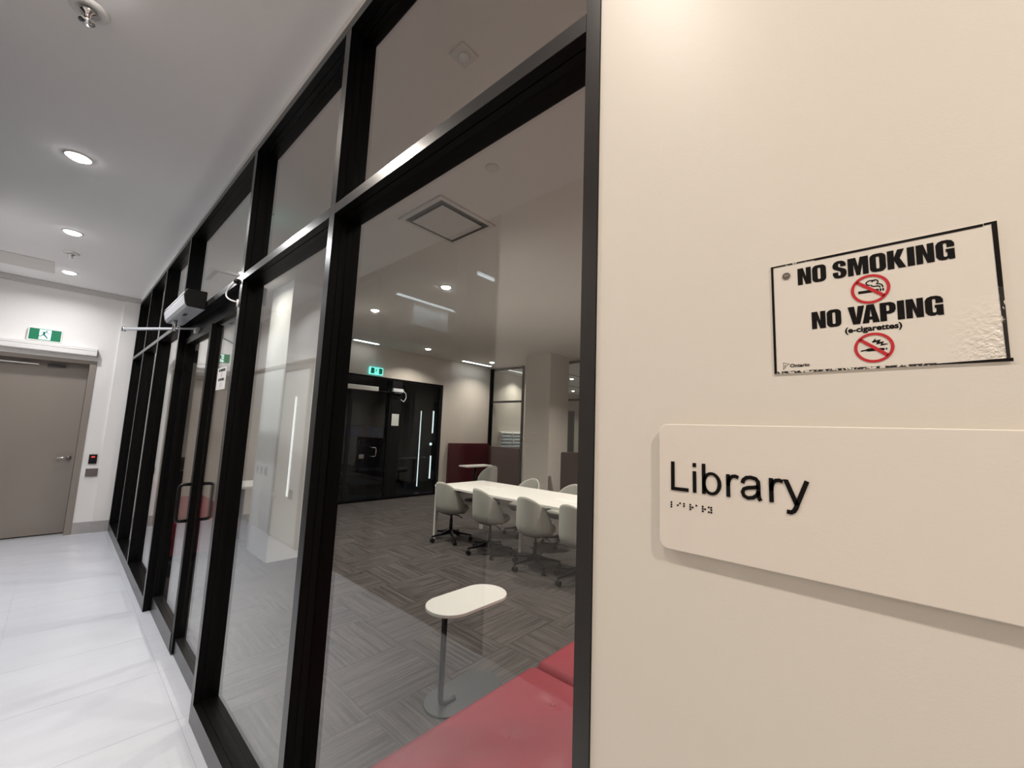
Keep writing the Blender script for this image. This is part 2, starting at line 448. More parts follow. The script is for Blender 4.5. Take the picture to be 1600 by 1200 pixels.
cf = BOX('floor_library', M_GAP, 0.72, XR+0.1, -2.5, 7.60, -0.08, -0.002)
struct(cf, 'dark streaked carpet tile floor of the library', 'floor')
cm = None
for i in range(14):
    for j in range(21):
        cx0, cy0 = 0.72 + 0.5*i, -2.5 + 0.5*j
        cx1, cy1 = min(cx0+0.5, XR), min(cy0+0.5, YB)
        if cx1 - cx0 < 0.1: continue
        if cy0 < -0.4 or cy1 - cy0 < 0.49:
            pass
        if cx1-cx0 > 0.49 and cy1-cy0 > 0.49:
            if cm is None:
                o = BOX('carpet_tile', M_CARP, -.2494, .2494, -.2494, .2494, -0.008, 0.0, None, world=False); cm = o.data
                o.parent = cf
            else:
                o = bpy.data.objects.new('carpet_tile', cm); COL.objects.link(o); o.parent = cf
            o.location = (cx0+.25, cy0+.25, 0); o.rotation_euler = (0, 0, (PI/2 if (i+j) % 2 else 0))
        elif cx1-cx0 > 0.1:
            if cy1-cy0 < 0.01: continue
            o = BOX('carpet_tile', M_CARP, -(cx1-cx0)/2+.0006, (cx1-cx0)/2-.0006, -(cy1-cy0)/2+.0006, (cy1-cy0)/2-.0006, -0.008, 0.0, None, world=False)
            o.parent = cf; o.location = ((cx0+cx1)/2, (cy0+cy1)/2, 0)

struct(BOX('ceiling', M_CEIL, XO, 0.72, -2.5, 7.5, ZC, ZC+0.15), 'smooth grey-white corridor ceiling', 'ceiling')
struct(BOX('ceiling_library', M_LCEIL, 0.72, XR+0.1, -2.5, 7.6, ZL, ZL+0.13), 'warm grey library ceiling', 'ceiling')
struct(BOX('trim_1', M_WALL, XF+0.004, 0.72, 0.353, YF, 2.985, ZC), 'thin white plaster strip above the black glazed screen', 'trim')
struct(BOX('wall_right', M_WALLR, XF+0.002, 0.712, -2.5, 0.353, 0, ZC, None), 'cream painted wall carrying the room sign', 'wall')
struct(BOX('wall_back', M_WALL, XO, XF+0.002, -2.6, -2.5, 0, ZC), 'corridor wall behind the viewer', 'wall')
struct(BOX('wall_library_back', M_LWALL, 0.72, XR+0.1, -2.6, -2.5, 0, ZL), 'library wall at the near end', 'wall')

# corridor end wall with door opening
b = MB()
b.box(0.262, 0.43, YF, YF+0.17, 0, ZC); b.box(XO, 0.262, YF, YF+0.17, 2.13, ZC); b.box(0.43, 0.72, YF-0.018, YF+0.17, 0, ZC)
struct(b.build('wall_far', M_WALL), 'pale wall at the far end of the corridor', 'wall')
# library back wall
b = MB()
b.box(0.735, 3.02, YB, YB+0.1, 0, ZL); b.box(3.02, 5.87, YB, YB+0.1, 2.44, ZL); b.box(5.87, XR, YB, YB+0.1, 0, ZL)
struct(b.build('wall_library_far', M_LWALL), 'beige library back wall above and beside the dark gym glazing', 'wall')
# cornice and skirting
b = MB()
prof = [(YF, 2.962), (YF-0.012, 2.962), (YF-0.030, 2.972), (YF-0.030, 2.990), (YF-0.036, 2.994), (YF-0.040, 3.018), (YF-0.034, 3.020), (YF-0.034, ZC), (YF, ZC)]
b.prism(prof, XO, 0.60, 'x')
struct(b.build('trim_2', mat('cornice_shade', (0.56, 0.55, 0.54), 0.7)), 'cornice moulding with its shade painted in grey, along the top of the corridor end wall', 'trim')  # shade on the moulding put into its grey base colour
bb = BOX('baseboard_far', M_BASE, 0.264, 0.429, YF-0.012, YF-0.0005, 0, 0.135)
struct(bb, 'grey tile skirting beside the taupe door', 'skirting')
struct(BOX('baseboard_far_corner', M_BASE, 0.431, XF-0.002, YF-0.030, YF-0.0185, 0, 0.135), 'grey tile skirting in the far corner', 'skirting')

# opposite side of the corridor (seen in the glass)
b = MB()
b.box(XO-0.12, XO, 4.85, 7.6, 0, ZC)
wl = struct(b.build('wall_left', M_WALL), 'white corridor wall facing the glazed screen', 'wall')
struct(BOX('wall_left_near', mat('taupe_wall_paint', (0.50, 0.47, 0.44), 0.6), XO-0.12, XO, -2.6, 2.02, 0, ZC), 'taupe painted corridor wall facing the room sign', 'wall')
og = empty('window_2', (XO, 2.02, 0), 'black framed gym glazing across the corridor', 'glazing', kind='structure')
BOX('rail', M_BLK, XO-0.10, XO-0.0, 2.02, 4.85, 0.0, 0.09, og)
BOX('rail', M_BLK, XO-0.10, XO-0.0, 2.02, 4.85, 2.96, ZC, og)
for a, c in ((2.02, 2.06), (2.36, 2.49), (3.66, 3.72), (4.81, 4.85)):
    BOX('mullion', M_BLK, XO-0.10, XO-0.0, a, c, 0.09, 2.96, og)
for a, c in ((2.06, 2.36), (2.49, 3.66), (3.72, 4.81)):
    BOX('pane', M_DGLASS, XO-0.072, XO-0.066, a, c, 0.09, 2.96, og)
g = struct(BOX('floor_gym', M_RUBBER, -5.0, XO, 0.5, 6.5, -0.08, -0.001), 'dark rubber floor of the gym across the corridor', 'floor')
b = MB(); b.box(-5.1, -5.0, 0.5, 6.5, 0, ZC); b.box(-5.0, XO-0.12, 0.4, 0.5, 0, ZC); b.box(-5.0, XO-0.12, 6.5, 6.6, 0, ZC)
struct(b.build('wall_gym', mat('slate_gym_paint', (0.16, 0.18, 0.20), 0.7)), 'dark painted walls of the gym across the corridor', 'wall')
struct(BOX('ceiling_gym', M_DARKR, -5.1, XO, 0.4, 6.6, ZC, ZC+0.1), 'dark gym ceiling', 'ceiling')
tag(BOX('ceiling_duct', M_WHITE, -2.1, -1.55, 4.3, 5.9, 2.72, ZC, None, 0.01), 'boxed white duct hung from the gym ceiling', 'duct')

# opposite door and LED profile (both only show as reflections)
d3 = empty('door_3', (XO, 5.16, 0), 'pale flush door on the corridor side facing the glass', 'door', kind='structure')
BOX('leaf', M_WALL, XO, XO+0.012, 5.16, 5.98, 0.01, 2.13, d3)
for a, c, z0, z1 in ((5.09, 5.16, 0, 2.20), (5.98, 6.05, 0, 2.20), (5.16, 5.98, 2.13, 2.20)):
    BOX('frame', M_DOOR, XO, XO+0.02, a, c, z0, z1, d3)
b = MB(); b.lathe([(0.0, 0), (0.028, 0.0), (0.012, 0.01), (0.012, 0.03), (0.028, 0.04), (0.025, 0.06), (0.0, 0.065)], (XO+0.012, 5.91, 0.518), axis='x')
b.build('knob', M_STEEL, d3)
BOX('kick_switch', M_GREYMET, XO+0.0125, XO+0.02, 5.35, 5.465, 0.53, 0.64, d3)
struct(BOX('trim_3', M_DOOR, XO+0.0005, XO+0.02, 4.86, 7.40, 2.205, 2.245), 'thin horizontal trim on the corridor wall facing the glass', 'trim')
lp = empty('led_profile_light', (XO+0.012, 5.50, 0.54), 'vertical white light profile fixed on the corridor wall opposite the glass', 'light')
BOX('housing', M_GREYW, XO+0.0125, XO+0.022, 5.482, 5.522, 0.54, 1.79, lp)
BOX('diffuser', M_LEDV, XO+0.0225, XO+0.026, 5.487, 5.517, 0.55, 1.78, lp)

# library right wall (glazed partition) and the room beyond it
b = MB()
b.box(XR, XR+0.1, -2.5, 2.6, 0, ZL); b.box(XR, XR+0.1, 5.60, 6.38, 0, ZL); b.box(XR, XR+0.1, 2.6, 5.60, 0, 0.26); b.box(XR, XR+0.1, 6.38, YB, 0, 0.26)
b.box(XR, XR+0.1, 2.6, 5.60, 3.02, ZL); b.box(XR, XR+0.1, 6.38, YB, 3.02, ZL)
struct(b.build('wall_library_right', M_LWALL), 'beige library wall with glazed openings', 'wall')
def partition(name, label, y0, y1, muls):
    e = empty(name, (XR, y0, 0.26), label, 'glazing', kind='structure')
    for a in muls: BOX('mullion', M_BLK, XR-0.03, XR+0.06, a, a+0.05, 0.26, 3.02, e)
    BOX('rail', M_BLK, XR-0.028, XR+0.058, y0, y1, 2.97, 3.018, e)
    BOX('rail', M_BLK, XR-0.028, XR+0.058, y0, y1, 2.15, 2.195, e)
    BOX('rail', M_BLK, XR-0.028, XR+0.058, y0, y1, 0.262, 0.30, e)
    for k in range(len(muls)-1):
        a, c = muls[k]+0.05, muls[k+1]
        BOX('pane', M_GLASS, XR+0.012, XR+0.018, a, c, 1.07, 2.15, e)
        BOX('pane', M_GLASS, XR+0.012, XR+0.018, a, c, 2.195, 2.97, e)
        BOX('spandrel', M_BROWN, XR-0.015, XR+0.02, a, c, 0.30, 1.065, e)
    return e
partition('window_3', 'black framed glazed panel with a brown lower panel in the far right corner of the library', 6.38, YB-0.002, [6.38, 7.468])
partition('window_4', 'black framed glazed panel right of the beige column', 2.60, 5.60, [2.60, 4.05, 5.55])
struct(BOX('floor_next_room', M_GAP, XR+0.1, 14.5, 2.0, 9.5, -0.08, 0), 'grey floor of the room beyond the library glazing', 'floor')
struct(BOX('ceiling_next_room', M_CEIL, XR+0.1, 14.5, 2.0, 9.5, ZL, ZL+0.13), 'pale ceiling of the room beyond the library glazing', 'ceiling')
b = MB(); b.box(7.62, 9.45, 7.85, 7.95, 0, ZL); b.box(9.35, 9.45, 7.95, 9.4, 0, ZL); b.box(9.45, 14.5, 9.4, 9.5, 0, ZL); b.box(14.5, 14.6, 2.0, 9.5, 0, ZL); b.box(7.5, 14.5, 1.9, 2.0, 0, ZL); b.box(7.52, 7.62, 7.52, 7.95, 0, ZL)
struct(b.build('wall_next_room', M_LWALL), 'beige walls of the room beyond the library glazing', 'wall')
for k, y in enumerate((6.35, 5.0, 7.88)):
    x0 = 9.6 if k == 2 else 8.2
    tag(BOX('ceiling_slot', M_BLACK, x0, 13.6, y-0.03, y+0.03, ZL-0.006, ZL-0.0005), ['black linear slot in the ceiling beyond the glazing, nearer the corner panel', 'black linear slot in the ceiling beyond the glazing, nearest the library', 'black linear slot in the ceiling beyond the glazing, deepest in the room'][k], 'ceiling slot', 'ceiling slots in the next room')
dn = empty('door_4', (13.3, 9.4, 0), 'dark doorway in the room beyond the library glazing', 'door', kind='structure')
BOX('leaf', M_BLACK, 13.05, 13.95, 9.375, 9.395, 0.005, 2.30, dn)
BOX('frame', M_GREYMET, 13.95, 14.03, 9.36, 9.398, 0.0, 2.36, dn)
BOX('frame', M_GREYMET, 13.05, 13.95, 9.36, 9.398, 2.30, 2.36, dn)
rk = empty('mail_rack', (8.15, 7.85, 1.03), 'white wall rack of pale paper trays behind the corner glazing', 'rack')
BOX('back_panel', M_WHITE, 8.12, 9.12, 7.83, 7.848, 1.03, 1.44, rk)
for k in range(5): BOX('shelf', M_GREYW, 8.12, 9.12, 7.76, 7.83, 1.03+0.09*k, 1.042+0.09*k, rk)
for x in (8.12, 8.62, 9.11): BOX('divider', M_GREYW, x, x+0.012, 7.765, 7.829, 1.03, 1.42, rk)
for k in range(4):
    for x in (8.17, 8.66): BOX('papers', mat('pale_blue_paper', (0.45, 0.58, 0.68), 0.6), x, x+0.38, 7.768, 7.825, 1.0425+0.09*k, 1.075+0.09*k, rk)

# ------------------------------------------------------------------ the black glazed screen
gw = empty('window_1', (XF, 0.353, 0), 'tall black framed glass screen between corridor and library', 'glazing', kind='structure')
def mull(y0, y1, z0=0.0, z1=2.945, name='mullion'):
    b = MB(); b.box(XF, 0.612, y0, y1, z0, z1); b.box(0.612, 0.616, y0+0.003, y1-0.003, z0, z1); b.box(0.616, 0.6885, y0, y1, z0, z1)
    o = b.build(name, M_BLK, gw)
    f = BOX('lit_face_strip', M_BLKF, XF-0.0012, XF-0.0001, y0+0.0005, y1-0.0005, z0+0.0005, z1-0.0005, o)  # thin strip carrying the lit tone of the front face
    return o
MUL = [(0.353, 0.383), (1.430, 1.472), (2.520, 2.565), (4.200, 4.245), (5.300, 5.345), (6.330, 6.375), (7.350, 7.398)]
for a, c in MUL: mull(a, c)
def hrail(y0, y1, z0, z1, name, x0=XF, xb=0.690):
    b = MB(); b.box(x0, 0.612, y0, y1, z0, z1); b.box(0.612, 0.616, y0, y1, z0+0.003, z1-0.003); b.box(0.616, xb, y0, y1, z0, z1)
    return b.build(name, M_BLK, gw)
o = hrail(0.353, 7.398, 2.945, 2.985, 'top_rail'); BOX('lit_face_strip', M_BLKF, XF-0.0012, XF-0.0001, 0.353, 7.398, 2.946, 2.984, o)
for i in range(6):
    a, c = MUL[i][1], MUL[i+1][0]
    o = hrail(a, c, 2.20, 2.238, 'transom'); BOX('lit_face_strip', M_BLKF, XF-0.0012, XF-0.0001, a+.0005, c-.0005, 2.2005, 2.2375, o)
    if i != 2:
        o = hrail(a, c, 0.0, 0.096, 'sill_rail'); BOX('lit_face_strip', M_BLKF, XF-0.0012, XF-0.0001, a+.0005, c-.0005, 0.001, 0.0955, o)
        BOX('pane', M_GLASS, XG, XG+0.006, a, c, 0.096, 2.20, gw)
    BOX('pane', M_GLASS, XG, XG+0.006, a, c, 2.238, 2.945, gw)

# door bay: y 2.565 .. 4.200
BOX('head_rail', M_BLK, 0.645, 0.72, 2.565, 4.200, 2.10, 2.20, gw)
BOX('sill_rail', M_BLKF, 0.640, 0.72, 2.565, 3.338, 0.0, 0.09, gw)
BOX('pane', M_GLASS, 0.664, 0.670, 2.565, 3.334, 0.09, 2.10, gw)
d1 = empty('door_1', (0.63, 4.19, 0), 'black framed glass door of the library with pull handle', 'door', kind='structure')
BOX('stile', M_BLK, 0.630, 0.690, 3.336, 3.384, 0.012, 2.095, d1)
BOX('stile', M_BLK, 0.630, 0.690, 4.135, 4.192, 0.012, 2.095, d1)
BOX('top_rail', M_BLK, 0.631, 0.689, 3.384, 4.135, 2.045, 2.094, d1)
BOX('bottom_rail', M_BLKF, 0.626, 0.689, 3.384, 4.135, 0.012, 0.115, d1)
BOX('pane', M_GLASS, 0.656, 0.662, 3.384, 4.135, 0.115, 2.045, d1)
def cpull(x, sgn, y, z0, z1, nm='pull_handle'):
    pts = [(x, y, z1)] + [(x+sgn*(0.037+0.02*math.sin(t)), y, z1-0.02*(1-math.cos(t))) for t in (0, PI/6, PI/3, PI/2)]
    pts += [(x+sgn*(0.057-0.02*(1-math.cos(t))), y, z0+0.02-0.02*math.sin(t)) for t in (0, PI/6, PI/3, PI/2)] + [(x, y, z0)]
    return MB().tube(pts, 0.0105, 12).build(nm, M_BLACK, d1)
cpull(0.630, -1, 3.367, 0.80, 1.03)
cpull(0.690, 1, 3.367, 0.80, 1.03)
for z in (0.30, 1.10, 1.95):
    MB().cyl((0.699, 4.122, z-0.05), (0.699, 4.122, z+0.05), 0.012, n=12).build('hinge', M_BLACK, d1)
BOX('threshold', M_BLKF, 0.628, 0.72, 3.340, 4.198, 0.0, 0.010, gw)
tag(BOX('push_button_box', M_BLACK, 0.689, 0.735, 4.246, 4.33, 0.90, 1.03, gw), None)

# little portrait no-smoking notice stuck on the side light
nt_ = empty('no_smoking_notice', (0.663, 3.0, 1.7), 'small portrait no smoking notice stuck on the glass beside the door', 'notice')
fr = wall_frame(0.6635, 3.19, 1.640)
flat_polys('sheet', [[[(0,0),(0.21,0),(0.21,0.14),(0,0.14)]]], fr, M_SHEET, nt_)
heavy('lettering', 'NO SMOKING', 0.03, 0.18, 0.115, 0.132, fr, M_INK, nt_, 0.0005)
heavy('lettering', 'NO VAPING', 0.04, 0.17, 0.055, 0.072, fr, M_INK, nt_, 0.0005)
for cv in (0.095, 0.03):
    flat_polys('pictogram', [[ellipse(0.105, cv, .014, .014, 24), ellipse(0.105, cv, .011, .011, 24)]], fr, M_RED, nt_, 0.0005)

# door operator above the door, with arms and cable
op = empty('door_operator', (XF-0.05, 3.72, 2.24), 'silver automatic door operator box with black end cap above the glass door', 'door opener')
prof = [(XF-0.0015, 2.180), (XF-0.0015, 2.298), (XF-0.108, 2.294), (XF-0.118, 2.283), (XF-0.122, 2.250), (XF-0.112, 2.200), (XF-0.100, 2.182)]
prof = [(p[0], p[1]) for p in prof]
MB().prism(prof, 3.352, 4.10, 'y').build('cover', M_ALU, op, bevel=0.002)
pc = [(XF-0.0016-(XF-0.0016-p[0])*1.02, 2.240+(p[1]-2.240)*1.02) for p in prof]
MB().prism(pc, 3.330, 3.352, 'y').build('end_cap', M_BLACK, op, bevel=0.006, seg=3)
MB().prism(pc, 4.10, 4.115, 'y').build('end_cap', M_BLACK, op, bevel=0.004)
BOX('cover_groove', M_GREYMET, XF-0.1225, XF-0.119, 3.353, 4.099, 2.262, 2.266, op)
BOX('emblem', M_GREYMET, XF-0.072, XF-0.052, 3.60, 3.68, 2.1795, 2.1815, op)
ZA = 2.115
MB().cyl((0.515, 3.93, 2.182), (0.515, 3.93, ZA-0.012), 0.014).build('spindle', M_STEEL, op)
def bar(p, q, wdt, th, nm, m, par):
    p = Vector(p); q = Vector(q); d = (q-p).normalized(); n = Vector((-d.y, d.x, 0))*wdt/2; u = Vector((0,0,th/2))
    vs = [p-n-u, q-n-u, q+n-u, p+n-u, p-n+u, q-n+u, q+n+u, p+n+u]
    return MB().add(vs, [(0,3,2,1),(4,5,6,7),(0,1,5,4),(1,2,6,5),(2,3,7,6),(3,0,4,7)]).build(nm, m, par, bevel=0.002)
bar((0.515, 3.93, ZA), (0.268, 4.33, ZA), 0.024, 0.010, 'arm', M_ALU, op)
bar((0.268, 4.33, ZA+0.012), (0.622, 3.775, ZA+0.004), 0.016, 0.012, 'arm', M_ALU, op)
MB().cyl((0.268, 4.33, ZA-0.012), (0.268, 4.33, ZA+0.022), 0.014).build('elbow_pivot', M_STEEL, op)
MB().box(0.612, 0.640, 3.74, 3.81, 2.085, 2.125).build('arm_bracket', M_ALU, op, bevel=0.004)
# door loop cable
cb = empty('door_cable', (XF-0.01, 2.62, 2.2), 'short white cable loop hanging from a black grommet above the door', 'cable')
MB().lathe([(0.0, 0), (0.016, 0), (0.014, -0.012), (0.008, -0.02), (0, -0.022)], (XF-0.0005, 2.615, 2.212), 18, 'x').build('grommet', M_BLACK, cb)
pts = []
for i in range(15):
    t = i/14
    pts.append((XF-0.014-0.018*math.sin(PI*t), 2.615+0.11*math.sin(PI*t)**0.8-0.065*t, 2.208-0.125*t))
MB().tube(pts, 0.0042, 8).build('cable', M_GREYW, cb)
MB().tube([(XF-0.006, 2.545, 2.095), (XF-0.006, 2.545, 2.055)], 0.006, 8).build('cable_clip', M_GREYW, cb)

# ------------------------------------------------------------------ corridor end door, its operator bar, exit sign
d2 = empty('door_2', (-0.25, YF, 0), 'taupe painted steel door at the end of the corridor with lever handle', 'door', kind='structure')
BOX('frame', M_DOOR, 0.200, 0.262, YF-0.012, YF+0.165, 0, 2.13, d2, 0.003)
BOX('frame', M_DOOR, XO+0.002, 0.262, YF-0.011, YF+0.165, 2.085, 2.13, d2)
BOX('leaf', M_DOOR, -0.70, 0.198, YF+0.13, YF+0.165, 0.012, 2.084, d2)
BOX('door_gap', M_BLACK, -0.70, 0.198, YF+0.14, YF+0.164, 0.0, 0.011, d2)
YL = YF+0.13
o = MB().lathe([(0,0),(0.026,0),(0.026,-0.012),(0.012,-0.016),(0.012,-0.05),(0,-0.052)], (0.145, YL, 0.92), axis='y').build('handle_rose', M_CHROME, d2)
MB().tube([(0.145, YL-0.045, 0.92), (0.10, YL-0.05, 0.92), (0.03, YL-0.05, 0.917)], 0.009, 10).build('lever', M_CHROME, d2)
bar((-0.62, YL-0.05, 2.035), (-0.22, YL-0.03, 2.035), 0.014, 0.016, 'closer_arm', M_STEEL, d2)
BOX('closer_bracket', M_GREYMET, -0.15, 0.0, YL-0.03, YL-0.001, 2.02, 2.05, d2)
ob = empty('door_operator', (-0.25, YF, 2.24), 'long white operator bar above the taupe end door', 'door opener')
MB().prism([(YF-0.0015, 2.182), (YF-0.085, 2.182), (YF-0.095, 2.192), (YF-0.095, 2.238), (YF-0.088, 2.243), (YF-0.095, 2.248), (YF-0.095, 2.280), (YF-0.088, 2.288), (YF-0.0015, 2.288)], XO+0.02, 0.246, 'x').build('cover', M_WHITE, ob)
BOX('end_cap', M_BLACK, 0.2465, 0.252, YF-0.093, YF-0.0015, 2.184, 2.272, ob)

RUN = [  # running figure, unit box
 [(.60,.86),(.66,.92),(.74,.92),(.78,.86),(.75,.79),(.66,.78)],
 [(.30,.66),(.42,.76),(.58,.76),(.70,.66),(.92,.58),(.93,.64),(.72,.74),(.60,.80),(.38,.80),(.22,.62),(.24,.56),(.30,.56)],
 [(.42,.76),(.62,.76),(.58,.50),(.74,.32),(.86,.10),(.76,.06),(.64,.26),(.46,.42),(.30,.24),(.06,.24),(.06,.32),(.26,.33),(.40,.50)]]
def exit_sign(fr, u0, u1, v0, v1, par, mg, mw, dep=0.03, mfig=None):
    W = u1-u0; H_ = v1-v0
    flat_polys('green_field', [[[(u0,v0),(u1,v0),(u1,v1),(u0,v1)]]], fr, mg, par, dep+0.0006)
    a, c = u0+W*0.31, u0+W*0.68
    f = flat_polys('doorway_symbol', [[[(a,v0+H_*.06),(c,v0+H_*.06),(c,v1-H_*.05),(a,v1-H_*.05)]]], fr, mw, par, dep+0.0012)
    flat_polys('running_figure', [[[(a-0.06*W+p[0]*(c-a)*1.1, v0+H_*.1+p[1]*H_*.85) for p in lp]] for lp in RUN], fr, mfig or mg, par, dep+0.0018)
ex = empty('exit_sign', (-0.2, YF, 2.38), 'green running man exit sign in white frame above the taupe door', 'exit sign')
BOX('housing', M_WHITE, -0.345, -0.068, YF-0.045, YF-0.0015, 2.298, 2.455, ex, 0.003)
exit_sign(far_frame(-0.345, YF-0.0455, 2.298), 0.012, 0.265, 0.013, 0.145, ex, M_EXITG, M_EXITW, 0.0, mat('exit_figure_green', (0.0,0.10,0.08), 0.4))

cr = empty('card_reader', (0.36, YF, 0.9), 'black card reader with red light beside the taupe door', 'card reader')
BOX('body', M_BLACK, 0.318, 0.392, YF-0.022, YF-0.0005, 0.846, 0.962, cr, 0.004)
BOX('indicator', M_REDLED, 0.340, 0.370, YF-0.0235, YF-0.0221, 0.925, 0.937, cr)
pp = empty('push_plate', (0.36, YF, 0.74), 'square steel push plate below the black card reader', 'switch')
BOX('back_box', M_WHITE, 0.303, 0.418, YF-0.014, YF-0.0005, 0.690, 0.800, pp, 0.002)
BOX('plate', mat('dark_steel', (0.22,0.19,0.18), 0.3, metal=0.8), 0.306, 0.415, YF-0.022, YF-0.0145, 0.690, 0.788, pp, 0.003)

# ------------------------------------------------------------------ corridor ceiling fittings
def downlight(x, y, z, label, group, warm=True):
    e = empty('downlight', (x, y, z), label, 'ceiling light', group)
    b = MB(); n = 32
    b.lathe([(0.056, 0.0), (0.066, -0.001), (0.066, -0.004), (0.056, -0.006), (0.050, -0.004), (0.050, 0.0)], (x, y, z-0.0005), 32)
    b2 = MB()
    ring = MB()
    vs = []; prof = [(0.068, -0.0005), (0.067, -0.005), (0.056, -0.006), (0.052, -0.001)]
    for r, h in prof:
        for i in range(n): vs.append((x+r*math.cos(2*PI*i/n), y+r*math.sin(2*PI*i/n), z+h))
    m = len(prof); fs = [(j*n+i, j*n+(i+1) % n, ((j+1) % m)*n+(i+1) % n, ((j+1) % m)*n+i) for j in range(m) for i in range(n)]
    ring.add(vs, fs, True).build('trim_ring', M_WHITE, e)
    MB().lathe([(0.051, -0.0012), (0.049, -0.009), (0.040, -0.015), (0.020, -0.019), (0.0, -0.020)], (x, y, z), 32).build('lens', M_LAMP, e)
    return e
names = {3.62: 'lit round downlight in the corridor ceiling, nearest of the three in view', 5.19: 'lit round downlight in the corridor ceiling, middle one of the row', 6.706: 'lit round downlight in the corridor ceiling closest to the end wall'}
for y, wt, c in CORR:
    if y > 0: downlight(-0.09, y, ZC, names.get(y, 'lit round downlight in the corridor ceiling above the sign wall' if y < 1 else 'lit round downlight in the corridor ceiling above the first glass bay'), 'corridor downlights')
lab = {(4.91, 6.85): 'glowing downlight in the library ceiling in front of the gym glazing', (6.75, 6.85): 'glowing downlight in the library ceiling near the right corner',
       (2.80, 3.64): 'round downlight added in the library ceiling in place of a reflected corridor light, between the diffuser and the linear lights', (2.80, 5.20): 'round downlight added in the library ceiling in place of a reflected corridor light, nearer the gym glazing',
       (4.2, 1.3): 'unseen library downlight added above the near end of the meeting table', (5.9, 3.0): 'unseen library downlight added above the dark maroon low screen', (6.2, 0.3): 'unseen library downlight added by the right wall near the entrance end',
       (2.1, 0.55): 'unseen library downlight added above the crimson sofa', (4.2, -1.2): 'unseen library downlight added at the near end behind the sign wall'}
for x, y, wt in LIB:
    downlight(x, y, ZL, lab[(x, y)], 'library downlights')
for x, y, wt in COLW: downlight(x, y, ZL, 'downlight beside the white column in the library', 'library downlights')
for (x, y, wt), lb in zip(NEXT, ['small downlight beyond the library glazing between two black slots', 'downlight beyond the corner glazing above the mail rack', 'small downlight deepest beyond the glazing near the dark doorway', 'downlight beyond the glazing at the near side of the next room']):
    downlight(x, y, ZL, lb, 'downlights beyond the glazing')

def sprinkler(x, y, label):
    e = empty('sprinkler', (x, y, ZC), label, 'sprinkler', 'corridor sprinklers')
    MB().lathe([(0, -0.0005), (0.062, -0.0005), (0.058, -0.008), (0.040, -0.014), (0.036, -0.010), (0.0, -0.010)], (x, y, ZC), 32).build('escutcheon', M_WHITE, e)
    MB().lathe([(0, -0.0105), (0.026, -0.0105), (0.024, -0.02), (0.012, -0.026), (0.010, -0.040), (0, -0.041)], (x, y, ZC), 24).build('body', M_CHROME, e)
    b = MB()
    for a in (0, PI/2, PI, 1.5*PI):
        b.tube([(x+0.010*math.cos(a), y+0.010*math.sin(a), ZC-0.026), (x+0.020*math.cos(a), y+0.020*math.sin(a), ZC-0.042), (x+0.004*math.cos(a), y+0.004*math.sin(a), ZC-0.056)], 0.002, 6)
    b.build('cage', M_CHROME, e)
    MB().lathe([(0, -0.056), (0.022, -0.056), (0.024, -0.059), (0, -0.060)], (x, y, ZC), 24).build('deflector', M_CHROME, e)
sprinkler(-0.094, 2.236, 'chrome sprinkler head in the corridor ceiling at the top edge, close up')
sprinkler(-0.087, 5.881, 'sprinkler head in the corridor ceiling between two downlights')
ht = empty('access_hatch', (-0.5, 6.75, ZC), 'flush square access hatch in the corridor ceiling near the end wall', 'hatch')
BOX('frame', M_DIFF, -0.66, -0.20, 6.38, 6.90, ZC-0.003, ZC-0.0005, ht)
BOX('panel', M_HATCH, -0.655, -0.205, 6.385, 6.895, ZC-0.006, ZC-0.0031, ht)

# ------------------------------------------------------------------ signs on the right wall
XW = XF + 0.002
sg = empty('library_sign', (XW, 0.24, 1.38), 'cream wall plate reading Library in raised black letters with braille', 'sign')
poly = rrect(-0.20, 0.243, 1.299, 1.469, 0.012, 8)
b = MB(); b.prism(poly, XW-0.0085, XW-0.0045, 'x')
b.build('plate', M_PLATE, sg, bevel=0.0012, seg=3)
BOX('mounting_pad', M_WHITE, XW-0.0045, XW-0.0002, -0.17, 0.215, 1.325, 1.444, sg)
frp = wall_frame(XW-0.0085, 0.226, 1.3785)
EL = lambda cu, cv, a, c: ellipse(cu, cv, a, c, 40)
LETTERS = [(0, [[[(73,0),(73,716),(168,716),(168,85),(520,85),(520,0)]]]),
 (556, [[[(66,0),(66,519),(154,519),(154,0)]], [[(66,615),(66,716),(154,716),(154,615)]]]),
 (778, [[[(66,0),(66,716),(154,716),(154,0)]], [EL(291,259,226,271), EL(291,259,136,199)]]),
 (1334, [[[(65,0),(65,519),(153,519),(153,0)]], [ribbon([(112,250),(120,350),(150,430),(200,475),(262,487),(336,462)], 82)]]),
 (1667, [[ribbon([(84,345),(108,425),(170,478),(262,492),(362,470),(408,410),(412,330),(412,130),(420,60),(452,0)], 86)],
         [ribbon([(412,298),(330,278),(200,258),(112,222),(84,150),(108,74),(190,30),(300,52),(385,118),(412,200)], 84)]]),
 (2223, [[[(65,0),(65,519),(153,519),(153,0)]], [ribbon([(112,250),(120,350),(150,430),(200,475),(262,487),(336,462)], 82)]]),
 (2556, [[[(4,519),(102,519),(292,18),(206,-10)]], [ribbon([(444,519),(262,36),(228,-62),(192,-126),(140,-160),(58,-152)], 90)]])]
kk = 0.157/2973.0
o = flat_polys('lettering', [[[((p[0]+dx-73)*kk, p[1]*kk*1.03) for p in lp] for lp in g_] for dx, gl in LETTERS for g_ in gl], frp, M_INK, sg, 0.0009)
BR = ['l:1,2,3', 'i:2,4', 'b:1,2', 'r:1,2,3,5', 'a:1', 'r:1,2,3,5', 'y:1,3,4,5,6']
dots = MB(); cu = 0.0
bx = [0.0, 0.0087, 0.0170, 0.0252, 0.0330, 0.0410, 0.0485]
